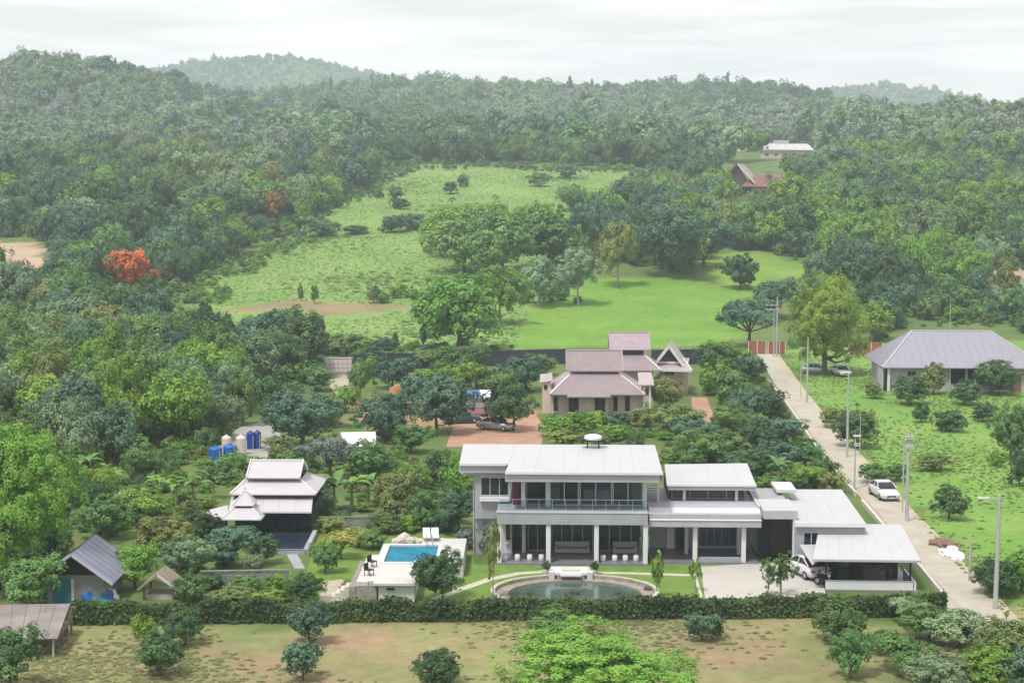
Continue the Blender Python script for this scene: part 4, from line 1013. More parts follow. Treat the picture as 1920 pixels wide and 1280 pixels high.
def house_wing():
    f = Fr(1320, 1058, -1.8); P = f.P
    h = thing('house_wing', 'single-storey white wing with raised clerestory roof beside the glass-fronted house', 'house', f.o, f.yaw)
    # canopy
    x0 = f.at(1217, 985, -.5)[0]; x1 = f.at(1428, 985, -.5)[0]; zc0 = f.at(1300, 988, -.5)[1]; zc1 = f.at(1300, 957, -.5)[1]
    zf = f.at(1300, 974, -.5)[1]
    MB().box(x0, x1, -.5, 9.0, zc0, zc1 - .25).build('canopy', 'fascia_grey', h, bevel=.02)
    n = 5                                                     # sloped edge panels
    for i in range(n):
        a, b = x0 + (x1 - x0) * i / n + .012, x0 + (x1 - x0) * (i + 1) / n - .012
        MB().slab([(a, -.56, zf), (b, -.56, zf), (b, .5, zc1 + .02), (a, .5, zc1 + .02)], .06).build('edge_panel', 'trim_white', h)
    MB().box(x0, x1, .55, 8.9, zc1 - .246, zc1 - .05).build('flat_roof', 'fascia_grey', h)
    MB().box(x1 - .15, x1, .4, 8.9, zc1 - .245, zc1 + .22).build('parapet', 'wall_white', h)
    # clerestory
    xa, xb = f.at(1253, 930, 4)[0], f.at(1398, 930, 4)[0]
    FL, FR, BR, BL = P(1250, 908, 3), P(1418, 908, 3), P(1401, 868, 10), P(1246, 870, 10)
    zt0 = FL.z
    MB().box(xa, xb, 4.15, 9.8, zc1 - .05, zt0 - .30).build('clerestory_wall', 'room_dark', h)
    window(h, xa + .25, xb - .05, zc1 + .02, zt0 - .31, 4.14, 4, 'fascia_grey', .05, 'glass_dark')
    for px in (1283, 1381):
        x = f.at(px, 925, 3.6)[0]; MB().box(x - .11, x + .11, 3.55, 3.8, zc1 - .048, zt0 - .30).build('short_post', 'trim_white', h)
    FLr, FRr = Vector((FL.x, 3, zt0)), Vector((FR.x, 3, zt0))
    panels(h, FLr, FRr, BR, BL, 6, 'roof_white', .09, .006)
    MB().box(FL.x, FR.x, 2.9, 2.997, zt0 - .12, zt0 + .04).build('roof_trim', 'trim_white', h)
    MB().box(FL.x + .1, FR.x - .05, 3.0, 3.2, zt0 - .42, zt0 - .125).build('fascia', 'fascia_grey', h)
    # columns, back wall, floor
    MB().box(x0 + .2, x1 - .1, -.2, 8.9, 0, .14).build('floor_slab', 'floor_tile', h)
    for px in (1303, 1394): 
        x = f.at(px, 1056, 0)[0]; MB().box(x - .17, x + .17, -.02, .34, 0, zc0 - .004).build('column', 'trim_white', h, bevel=.015)
    for px in (1287, 1385):
        x = f.at(px, 1030, 2.6)[0]; MB().box(x - .13, x + .13, 2.6, 2.86, .142, zc0 - .004).build('column', 'wall_white', h)
    MB().box(x0 + .3, x1 - .2, 4.6, 4.8, .142, zc0 - .004).build('back_wall', 'room_grey', h)
    xa, xb, _, _ = f.rect(1310, 990, 1382, 1022, 4.5); window(h, xa, xb, .3, zc0 - .3, 4.55, 5, 'fascia_grey', .05, 'glass', dep=.06)
    xa, xb, _, _ = f.rect(1268, 990, 1282, 1040, 4.5); MB().box(xa, xb, 4.45, 4.55, .142, zc0 - .3).build('door', 'navy', h)
    xa, xb, _, _ = f.rect(1250, 990, 1264, 1030, 4.5); MB().box(xa, xb, 4.40, 4.55, .142, zc0 - .3).build('white_panel', 'trim_white', h)
    MB().box(f.at(1308, 1050, .4)[0], f.at(1388, 1050, .4)[0], .1, .5, .142, .42).build('planting_kerb', 'slab_grey', h)
    # outside stair between house and wing
    b = MB(); xs = f.at(1222, 930, 3)[0]
    for i in range(9): b.box(xs - .3, xs + .5, 3.4 + i * .28, 3.4 + i * .28 + .3, zc1 + .0 + i * .17, zc1 + .05 + i * .17)
    st = b.build('outside_stair', 'fascia_grey', h)
    MB().bar((xs + .5, 3.3, zc1 + .95), (xs + .5, 5.9, zc1 + 2.3), .05).build('handrail', 'trim_white', st)
    MB().box(xs + .42, xs + .56, 3.1, 3.24, zc1 - .05, zc1 + 1.3).build('post', 'trim_white', st)
    # entrance link with brown gate
    ya = -1.2
    x2, x3, zl0, zl1 = f.rect(1427, 958, 1496, 973, ya)
    x2 = x1 + .05
    MB().box(x2, x3, ya, 3.2, zl0, zl1).build('porch_roof', 'fascia_grey', h)
    MB().box(x2 + .02, x3 - .02, ya + .02, 3.18, zl1 + .003, zl1 + .06).build('porch_deck', 'roof_white', h)
    MB().box(x3 - .34, x3 - .06, ya + .05, ya + .33, 0, zl0 - .003).build('column', 'trim_white', h)
    MB().box(x2 + .1, x3, 2.6, 2.8, 0, zl0 - .004).build('porch_wall', 'room_dark', h)
    xa, xb, z0, z1 = f.rect(1446, 976, 1480, 1014, 2.5)
    g = MB()
    for i in range(7): g.box(xa + (xb - xa) * i / 7 + .01, xa + (xb - xa) * (i + 1) / 7 - .01, 2.48, 2.56, .1, zl0 - .1)
    g.build('gate', 'brown_door', h)
    xa, xb, z0, z1 = f.rect(1456, 918, 1494, 936, 6); MB().box(xa, xb, 6, 9.5, zl1, z1).build('rear_parapet', 'wall_white', h)
    MB().box(x2 + .1, x3 - .1, 3.21, 9, 0, zl1 - .2).build('rear_room', 'room_grey', h)
    return f
house_wing()

def flat_store():
    f = Fr(1560, 1070, -3.5); P = f.P
    z = 3.6
    r = lambda px, py: G(px, py, z)
    A, B, C, D = r(1490, 980), r(1624, 981), r(1578, 917), r(1478, 917)
    o = (A + B) / 2; o.z = 0
    h = thing('flat_roofed_store', 'plain store building with one broad white roof between wing and road', 'building', (o.x, o.y, 0))
    l = lambda p: Vector((p.x - o.x, p.y - o.y, z))
    panels(h, l(A), l(B), l(C), l(D), 5, 'roof_white', .09, .006)
    b = MB(); q = [l(A), l(B), l(C), l(D)]; ctr = sum(q, Vector()) / 4
    q = [ctr + (p - ctr) * .95 for p in q]
    for i in range(4):
        a, c = q[i], q[(i + 1) % 4]; b.bar((a.x, a.y, 1.74), (c.x, c.y, 1.74), .16, 3.48)
    b.build('wall', 'slab_grey', h)
    MB().bar(l(A) + Vector((0, -.05, -.12)), l(B) + Vector((0, -.05, -.12)), .05, .3).build('roof_trim', 'trim_white', h)
    w_ = window(h, q[0].x + .5, q[0].x + 1.7, 1.5, 2.9, q[0].y - .10, 2, 'fascia_grey')
flat_store()

def carport():
    f = Fr(1625, 1106, -3.0); P = f.P
    h = thing('carport', 'open carport with wide white roof and low white wall by the road', 'carport', f.o, f.yaw)
    FL, FR = P(1524, 1048, -1.0), P(1727, 1048, -1.0); BR, BL = P(1690, 982, 8), P(1537, 981, 8)
    FR.z = FL.z; BR.z = BL.z
    panels(h, FL, FR, BR, BL, 8, 'roof_white', .07, .006)
    MB().bar(FL + Vector((0, -.06, -.05)), FR + Vector((0, -.06, -.05)), .06, .16).build('gutter', 'fascia_grey', h)
    # lower side canopy on the left
    q = [P(1524, 1050, -1.0), P(1549, 1026, 1.6), P(1541, 998, 5), P(1499, 1000, 4.6)]
    q[0].z -= .15; q = [q[0] - Vector((.02, 0, .1))] + q[1:]
    MB().slab([Vector((p.x, p.y, q[0].z - .05 + .05 * i)) for i, p in enumerate(q)], .07).build('side_canopy', 'roof_white', h)
    a = (BL.z - FL.z) / 9.0
    xs = [f.at(p, 1100, .2)[0] for p in (1548, 1578, 1618, 1662, 1706)]
    for y in (.1, 5.2):
        for x in xs:
            MB().box(x - .06, x + .06, y, y + .12, 0, FL.z + a * (y + 1) - .10).build('post', 'navy', h)
    for x in (xs[0], xs[2], xs[4]): MB().bar((x, -.9, FL.z - .14), (x, 7.8, BL.z - .16), .07, .14).build('beam', 'navy', h)
    MB().box(xs[0] - .4, xs[4] + .4, -.6, 7.5, 0, .05).build('floor', 'floor_tile', h)
    MB().box(xs[0], xs[4], 7.0, 7.15, .052, 2.0).build('back_wall', 'room_dark', h)
    MB().box(f.at(1560, 1070, 6.9)[0], f.at(1602, 1070, 6.9)[0], 6.85, 6.98, 1.2, 2.3).build('wall_board', 'curtain', h)
    MB().box(f.at(1622, 1070, 6.9)[0], f.at(1660, 1070, 6.9)[0], 6.85, 6.98, 1.2, 2.3).build('wall_board', 'curtain', h)
    MB().box(xs[0] - .1, xs[4] + .1, -.45, -.3, .052, .62).build('low_wall', 'trim_white', h)
    MB().box(xs[4] + .16, xs[4] + .31, -.44, 3.6, .052, .62).build('low_wall', 'trim_white', h)
    MB().box(xs[0] - .12, xs[4] + .12, -.47, -.28, .623, .68).build('wall_coping', 'fascia_grey', h)
    # things kept under the roof
    def stored(name, lab, cat, px, d, w_, dp, hh, m):
        x = f.at(px, 1090, d)[0]; o = f.o + f.ex * x + f.ey * d
        t = thing(name, lab, cat, (o.x, o.y, .05), f.yaw)
        MB().box(-w_ / 2, w_ / 2, 0, dp, hh - .08, hh).build('table_top', m, t, bevel=.02)
        for sx in (-1, 1):
            for y in (.06, dp - .06): MB().box(sx * (w_ / 2 - .06) - .03, sx * (w_ / 2 - .06) + .03, y - .03, y + .03, 0, hh - .082).build('leg', m, t)
    stored('table', 'brown table under the right half of the carport', 'table', 1645, 1.6, 2.1, 1.0, .95, 'old_wood')
    stored('table', 'dark table under the left half of the carport', 'table', 1590, 1.9, 1.5, .9, .85, 'brown_door')
    for i, px in enumerate((1561, 1604, 1673)):
        x = f.at(px, 1090, 2.5)[0]; o = f.o + f.ex * x + f.ey * 2.6
        t = thing('storage_cabinet', ('dark cabinet at the left end of the carport', 'blue-black cabinet in the middle of the carport', 'dark cabinet at the right end of the carport')[i], 'cabinet', (o.x, o.y, .05), f.yaw)
        MB().box(-.4, .4, 0, .5, .06, 1.5).build('body', 'navy', t, bevel=.02); MB().box(-.38, -.005, -.02, -.002, .1, 1.46).build('door', 'black', t); MB().box(.005, .38, -.02, -.002, .1, 1.46).build('door', 'black', t)
carport()

# ------------------------------------------------------------------ raised pool terrace
def pool():
    zt_ = 1.4; f = Fr(760, 1110, -.6)
    lp = lambda px, py: ((lambda p: Vector(((p - f.o).dot(f.ex), (p - f.o).dot(f.ey), zt_)))(G(px, py, zt_)))
    a, b, c = lp(719, 1054), lp(733, 1022), lp(822, 1022)
    x0, x1, y0, y1 = a.x, c.x + .05, a.y, b.y
    h = thing('pool_terrace', 'raised white terrace with stone retaining walls around the swimming pool', 'terrace', f.o, f.yaw)
    fl, fr = lp(700, 1092), lp(778, 1092); L0 = lp(668, 1090); L1 = lp(690, 1042); rb = lp(875, 1009); rf = lp(868, 1046)
    yf = fl.y
    MB().box(x0 - .55, x0 - .002, y0, y1 + .6, 0, zt_).build('deck_block', 'deck_white', h)
    MB().box(x1 + .002, rb.x, rf.y, rb.y, 0, zt_).build('deck_block', 'deck_white', h)
    MB().box(x0, x1, y1 + .002, y1 + .6, 0, zt_ - .003).build('deck_block', 'deck_white', h)
    MB().box(x0 - .55, x1 + 1.0, y0 - .6, y0 - .002, 0, zt_ - .004).build('deck_block', 'deck_white', h)
    MB().box(L0.x, x0 - .552, yf + .3, L1.y + .5, 0, zt_ - .006).build('deck_block', 'deck_white', h)
    MB().box(x0 - .552, fl.x + .3, yf + .5, y0 - .602, 0, zt_ - .008).build('deck_block', 'deck_white', h)
    MB().box(L0.x + .02, fl.x + .2, yf + .1, yf + .297, 0, zt_ - .25).build('retaining_wall', 'stone_wall', h)
    MB().box(L0.x - .5, L0.x - .003, yf + .2, L1.y - .3, 0, zt_ - .3).build('retaining_wall', 'stone_wall', h)
    for i in range(5):
        MB().box(L0.x - .55 - .32 * (i + 1), L0.x - .552 - .32 * i, yf + .9, yf + 2.2, 0, zt_ - .3 - .22 * (i + 1)).build('step', 'concrete', h)
    MB().box(x0 - .2, x1 + .0, y0 - .3, y0, zt_ + .001, zt_ + .06).build('coping', 'trim_white', h)
    MB().box(x0 - .3, x0, y0 + .003, y1 + .3, zt_ + .001, zt_ + .06).build('coping', 'trim_white', h)
    MB().box(x0 + .003, x1 + .3, y1, y1 + .3, zt_ + .001, zt_ + .06).build('coping', 'trim_white', h)
    MB().box(x1, x1 + .3, y0, y1 - .003, zt_ + .001, zt_ + .06).build('coping', 'trim_white', h)
    p = thing('swimming_pool', 'turquoise swimming pool with white coping on the raised terrace', 'pool', f.o, f.yaw)
    MB().box(x0 + .005, x1 - .005, y0 + .005, y1 - .005, .1, zt_ - .08).build('water', 'pool_water', p)
    st = MB()
    for i in range(3): st.box(x1 - 1.5 + i * .45, x1 - .01, y0 + .02, y0 + 1.0, zt_ - .078, zt_ - .07 + .012 * i)
    st.build('corner_step', 'deck_white', p)
    ld = MB()
    for x in (x1 - .9, x1 - .5): ld.bar((x, y1 - .12, zt_ - .1), (x, y1 - .12, zt_ + .8), .05); ld.bar((x, y1 - .12, zt_ + .8), (x, y1 + .3, zt_ + .1), .05)
    ld.build('ladder', 'steel', p)
    # pump house
    pf = thing('pump_house', 'small white pump house with flat roof below the pool', 'building', f.o, f.yaw)
    xa, xb = fl.x + .3, fr.x - .05
    MB().box(xa, xb, yf + .2, y0 - .61, .0, zt_ - .20).build('wall', 'wall_white', pf)
    MB().box(fl.x, fr.x + .05, yf - .1, y0 - .62, zt_ - .197, zt_ + .0).build('roof', 'deck_white', pf, bevel=.02)
    window(pf, xa + .55, xa + 1.15, zt_ - .60, zt_ - .32, yf + .19, 1, 'fascia_grey', .05)
    MB().box(xa - .28, xa - .004, yf + .15, yf + .3, 0, 1.0).build('door', 'black', pf)
    # loungers at the back
    for i, (px, lab) in enumerate(((801, 'left of the two white loungers behind the pool'), (817, 'right of the two white loungers behind the pool'))):
        q = lp(px, 1014); o = f.o + f.ex * q.x + f.ey * (q.y - .1)
        t = thing('sun_lounger', lab, 'lounger', (o.x, o.y, zt_ + (.0 if i else 0)), f.yaw + R(6), 'white loungers behind the pool')
        MB().box(-.28, .28, -.1, .9, .25, .36).build('seat', 'trim_white', t, bevel=.03)
        MB().slab([(-.28, .9, .36), (.28, .9, .36), (.28, 1.35, .78), (-.28, 1.35, .78)], .12).build('backrest', 'trim_white', t)
        for x in (-.22, .22):
            for y in (.0, .8): MB().box(x - .03, x + .03, y - .03, y + .03, 0, .248).build('leg', 'steel', t)
    MB().box(lp(790, 1020).x, lp(830, 1020).x, y1 + .61, y1 + 2.6, 0, zt_ - .002).build('deck_block', 'deck_white', h)
    MB().box(lp(735, 1020).x, lp(789, 1020).x, y1 + .61, y1 + 1.9, 0, .95).build('planting_bed', 'stone_wall', h)
    # rockery behind the pool
    for i, (px, py, s) in enumerate(((742, 1014, .5), (757, 1010, .62), (771, 1012, .5), (785, 1013, .36))):
        q = lp(px, py); o = f.o + f.ex * q.x + f.ey * (q.y + .9)
        bm = bmesh.new(); bmesh.ops.create_icosphere(bm, subdivisions=2, radius=s)
        for v in bm.verts: v.co *= 1 + .22 * math.sin(v.co.x * 5 + i) * math.cos(v.co.y * 6 + i) + .1 * math.sin(v.co.z * 11)
        me = bpy.data.meshes.new('boulder'); bm.to_mesh(me); bm.free(); me.materials.append(MATS['concrete'])
        ob = link('boulder', me, None, (o.x, o.y, 1.05)); tag(ob, ('leftmost pale boulder behind the pool', 'largest pale boulder behind the pool', 'third pale boulder from the left behind the pool', 'small pale boulder nearest the pool loungers')[i], 'boulder', 'pale boulders behind the pool')
pool()
# ------------------------------------------------------------------ tiled-roof houses
def slabp(parent, name, pts, t, m): return MB().slab([tuple(p) for p in pts], t).build(name, m, parent)

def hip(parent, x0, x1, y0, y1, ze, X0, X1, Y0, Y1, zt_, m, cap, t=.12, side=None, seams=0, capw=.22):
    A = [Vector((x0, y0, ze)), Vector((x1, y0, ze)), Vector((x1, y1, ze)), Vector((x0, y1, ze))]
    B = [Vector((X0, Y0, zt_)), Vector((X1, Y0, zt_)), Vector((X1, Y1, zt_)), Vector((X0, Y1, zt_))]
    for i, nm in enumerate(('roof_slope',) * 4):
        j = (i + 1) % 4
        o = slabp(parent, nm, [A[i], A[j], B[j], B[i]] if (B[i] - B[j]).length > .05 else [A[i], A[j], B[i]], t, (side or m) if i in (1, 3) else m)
        if seams and i in (0, 1, 3):
            n = max(2, int((A[i] - A[j]).length / seams))
            for k in range(n + 1):
                p = A[i].lerp(A[j], k / n)
                # seam follows the slope straight up until the hip line
                d = (A[j] - A[i]).normalized(); ins = (B[i] - A[i]); run = ins - d * ins.dot(d)
                sL = (p - A[i]).dot(d); tl = ins.dot(d); insR = (B[j] - A[j]); tr_ = -insR.dot(d); sR = (A[j] - p).dot(d)
                fr = min(1, sL / tl if tl > .01 else 1, sR / tr_ if tr_ > .01 else 1)
                if fr > .05: MB().bar(p + Vector((0, 0, .012)), p + run * fr + Vector((0, 0, .012)), .05, .05).build('seam', m, o)
    for i in range(4):
        MB().bar(A[i] + Vector((0, 0, .03)), B[i] + Vector((0, 0, .03)), capw, .10).build('hip_cap', cap, parent)

def gable(parent, x0, x1, y0, y1, ze, zr, m, cap, t=.12, ov=0):
    ym = (y0 + y1) / 2
    slabp(parent, 'roof_slope', [(x0, y0, ze), (x1, y0, ze), (x1, ym - .01, zr), (x0, ym - .01, zr)], t, m)
    slabp(parent, 'roof_slope', [(x0, ym + .01, zr), (x1, ym + .01, zr), (x1, y1, ze), (x0, y1, ze)], t, m)
    MB().bar((x0 - .05, ym, zr + .03), (x1 + .05, ym, zr + .03), .24, .12).build('ridge_cap', cap, parent)
    for x in (x0, x1):
        MB().bar((x, y0, ze - .02), (x, ym, zr), .10, .26).build('bargeboard', cap, parent); MB().bar((x, y1, ze - .02), (x, ym, zr), .10, .26).build('bargeboard', cap, parent)

def wallbox(parent, x0, x1, y0, y1, z0, z1, m, name='wall'):
    b = MB(); t = .18
    b.box(x0, x1, y0, y0 + t, z0, z1); b.box(x0, x1, y1 - t, y1, z0, z1); b.box(x0, x0 + t, y0 + t + .001, y1 - t - .001, z0, z1); b.box(x1 - t, x1, y0 + t + .001, y1 - t - .001, z0, z1)
    return b.build(name, m, parent)

def mauve_house():
    f = Fr(1117, 778, -1.0); at = f.at
    h = thing('mauve_roofed_house', 'cream house with two-tiered mauve roofs behind the white house', 'house', f.o, f.yaw)
    x0, x1 = at(1033, 770, 0)[0], at(1205, 770, 0)[0]
    ze = at(1120, 739, -1.2)[1]; e0, e1 = at(1031, 738, -1.2)[0], at(1210, 737, -1.2)[0]
    s0, s1, zs = at(1075, 696, 2.6)[0], at(1156, 696, 2.6)[0], at(1110, 696, 2.6)[1]
    wallbox(h, x0, x1, 0, 9, 0, ze + .25, 'pink_wall')
    hip(h, e0, e1, -1.2, 10.2, ze, s0, s1, 2.6, 6.4, zs, 'pink_roof', 'cap_pale', .14, 'pink_roof_pale')  # side slopes in a paler roof colour: brighter light on the hips, painted in
    # forward bay of the lower roof
    b0, b1 = at(1063, 743, -1.9)[0], at(1146, 743, -1.9)[0]; zb = at(1100, 743.5, -1.9)[1]
    slabp(h, 'bay_roof', [(b0, -1.9, zb), (b1, -1.9, zb), (b1 - .2, -.6, ze + .27), (b0 + .2, -.6, ze + .27)], .12, 'pink_roof')
    MB().box(b0 + .3, b1 - .3, -.8, -.003, 0, zb - .05).build('bay_wall', 'pink_wall', h)
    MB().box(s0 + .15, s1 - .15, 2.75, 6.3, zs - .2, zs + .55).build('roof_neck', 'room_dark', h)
    u0, u1 = at(1062, 695, 1.9)[0], at(1168, 695, 1.9)[0]; zu0 = at(1110, 695, 1.9)[1]; zu1 = at(1110, 657, 4.5)[1]
    gable(h, u0, u1, 1.9, 7.1, zu0, zu1, 'pink_roof', 'pink_roof_pale')
    for a0, a1, d, m, n in ((1038, 1046, 0, 'room_dark', 1), (1066, 1085, -.8, 'room_dark', 2), (1115, 1135, -.8, 'glass_dark', 2), (1150, 1158, 0, 'room_dark', 1), (1172, 1181, 0, 'room_dark', 1)):
        xa, xb = at(a0, 750, d)[0], at(a1, 750, d)[0]; window(h, xa, xb, .45, min(ze - .1, 2.35), d - .003, n, 'brown_door', .07, 'glass_dark', sill='cream_wall')
    # cream end on the left with its own small roof
    w0, w1, _, zc = f.rect(1017, 716, 1032, 775, 1.5); wallbox(h, w0, x0 - .02, 1.5, 7, 0, zc, 'cream_wall', 'side_wall')
    slabp(h, 'side_roof', [(w0 - .3, 1.2, zc + .02), (x0 + .2, 1.2, zc + .25), (x0 + .2, 7.3, zc + .5), (w0 - .3, 7.3, zc + .3)], .1, 'pink_roof_pale')
    window(h, w0 + .2, w0 + .6, zc - .9, zc - .35, 1.49, 1, 'brown_door', .06)
    # small front porch at the right
    q0, q1, _, zq = f.rect(1206, 720, 1220, 745, -.3); 
    for x in (q0 + .1, q1 - .1): MB().box(x - .12, x + .12, -.5, -.25, 0, zq).build('porch_post', 'trim_white', h)
    slabp(h, 'porch_roof', [(q0 - .6, -.9, zq), (q1 + .4, -.9, zq), (q1 + .3, 3.0, zq + 1.1), (q0 - .5, 3.0, zq + 1.1)], .12, 'pink_roof_pale')
    # rear house, tier on tier
    r = thing('rear_mauve_house', 'taller mauve-roofed house standing right behind the cream house', 'house', f.o + f.ey * 12, f.yaw)
    D = 12; loc = lambda px, py, d: at(px, py, d)
    g0, g1 = loc(1143, 655, 14)[0], loc(1219, 655, 14)[0]; z0, z1 = loc(1180, 655, 14)[1], loc(1180, 623, 16.5)[1]
    gable(r, g0, g1, 2, 7, z0, z1, 'mauve_roof', 'pink_roof_pale')
    k0, k1 = loc(1160, 662, 14.6)[0], loc(1207, 662, 14.6)[0]; zk = loc(1180, 664, 14.6)[1]
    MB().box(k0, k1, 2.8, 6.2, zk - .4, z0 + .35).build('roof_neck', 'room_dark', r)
    m0, m1, ze2 = loc(1128, 694, 11)[0], loc(1240, 694, 11)[0], loc(1190, 694, 11)[1]
    hip(r, m0, m1, -1, 10, ze2, k0, k1, 2.6, 6.4, zk, 'pink_roof', 'cap_pale', .14, 'pink_roof_pale')  # paler side slopes again carry the brighter light as colour
    wallbox(r, m0 + 1, m1 - 1, .2, 9, 0, ze2 + .2, 'cream_wall')
    window(r, m1 - 3, m1 - 1.6, 1.0, ze2 - .3, .19, 2, 'brown_door')
    # gabled wing facing the viewer
    fg = Fr(1265, 742, -8.0)
    q = thing('white_gabled_house', 'house with white-edged front gable right of the mauve roofs', 'house', fg.o, fg.yaw)
    ax, az = fg.at(1255, 648, 1); lx, lz = fg.at(1233, 676, 1); rx = 2 * ax - lx; rx2, rz2 = fg.at(1297, 702, 1)
    half = (rx - lx) / 2
    for s in (-1, 1):
        slabp(q, 'roof_slope', [(ax, 0, az), (ax + s * half * 1.25, 0, az - (az - lz) * 1.25), (ax + s * half * 1.25, 9, az - (az - lz) * 1.25), (ax, 9, az)][::s], .14, 'pink_roof_pale')
        MB().bar((ax, -.05, az + .02), (ax + s * half * 1.3, -.05, az - (az - lz) * 1.3), .14, .36).build('bargeboard', 'trim_white', q)
    MB().add([(lx + .1, .9, lz), (rx - .1, .9, lz), (ax, .9, az - .25)], [(0, 1, 2)]).build('gable_panel', 'brown_door', q)
    MB().box(lx, rx, .5, 1.0, lz - .35, lz - .05).build('gable_beam', 'trim_white', q)
    zl = fg.at(1260, 690, -.6)[1]
    slabp(q, 'skirt_roof', [(lx - .6, -.9, zl - .25), (rx2, -.9, zl - .25), (rx2 - .5, .9, lz - .36), (lx - .2, .9, lz - .36)], .12, 'pink_roof_pale')
    MB().bar((lx - .6, -.95, zl - .28), (rx2 + .05, -.95, zl - .28), .10, .3).build('eave_board', 'trim_white', q)
    MB().bar((rx2 + .05, -.95, zl - .26), (rx + .3, 2, lz + .2), .14, .3).build('eave_board', 'trim_white', q)
    wallbox(q, lx + .3, rx - .3 + 1.2, 1.1, 8.5, 0, lz - .37, 'cream_wall')
    window(q, lx + .9, rx - .8, lz - 2.0, lz - .9, 1.09, 2, 'trim_white')
mauve_house()

def grey_house():
    f = Fr(1660, 733, -3.0); at = f.at
    h = thing('grey_roofed_house', 'bungalow with large grey hipped metal roof right of the road', 'house', f.o, f.yaw)
    ze = at(1750, 689, -1)[1]; e0 = at(1655, 688, -1)[0]; r0, zr = at(1709, 620, 6.5); r1 = at(1857, 618, 6.5)[0]; e1 = r1 + (r0 - e0) + 1.0
    y1 = 14.0
    hip(h, e0, e1, -1.0, y1, ze, r0, r1, 6.4, 6.6, zr, 'grey_roof', 'grey_cap', .12, seams=1.1, capw=.2)
    MB().bar((r0, 6.5, zr + .06), (r1, 6.5, zr + .06), .3, .12).build('ridge_cap', 'grey_cap', h)
    x0, x1 = e0 + .9, e1 - .9
    p0, p1 = at(1778, 710, 0)[0], at(1828, 710, 0)[0]
    b = MB(); b.box(x0, p0, 0, .2, 0, ze + .1); b.box(p1 + 2.2, x1, 0, .2, 0, ze + .1); b.box(x0, x0 + .2, .201, y1 - 1, 0, ze + .1); b.box(x1 - .2, x1, .201, y1 - 1, 0, ze + .1); b.box(x0 + .201, x1 - .201, y1 - 1.2, y1 - 1, 0, ze + .1); b.build('wall', 'block_grey', h)
    MB().box(p0, p1 + 2.2, 2.6, 2.8, 0, ze).build('porch_wall', 'room_dark', h)
    MB().box(p0, p1 + 2.2, -.2, 2.59, 0, .3).build('porch_floor', 'concrete', h)
    MB().box(p0, p1 + 2.2, .0, .08, .303, 1.0).build('porch_rail', 'block_grey', h)
    for x in (p0 + .15, (p0 + p1) / 2 + .6, p1, p1 + 2.0): MB().box(x - .13, x + .13, -.25, .0, .0, ze).build('porch_post', 'block_grey', h)
    xa, xb, z0, z1 = f.rect(1701, 695, 1717, 709, 0); window(h, xa, xb, z0, z1, -.003, 2, 'fascia_grey', .07, 'glass_dark', sill='grey_cap')
    xa = at(1666, 700, -.3)[0]; MB().box(xa - .17, xa + .17, -.55, -.2, 0, ze).build('column', 'trim_white', h)
    xa, xb, z0, z1 = f.rect(1897, 694, 1915, 728, 0); MB().box(xa, xb, -.08, -.002, .05, 2.3).build('door', 'brown_roof', h)
    MB().box(x0 - 3.2, x0 - .9, -.4, .2, 0, .5).build('yard_wall', 'concrete', h)
    # left lean-to wall
    MB().box(x0 - .9, x0 - .7, -.6, 3, 0, ze - .3).build('side_wall', 'block_grey', h)
grey_house()

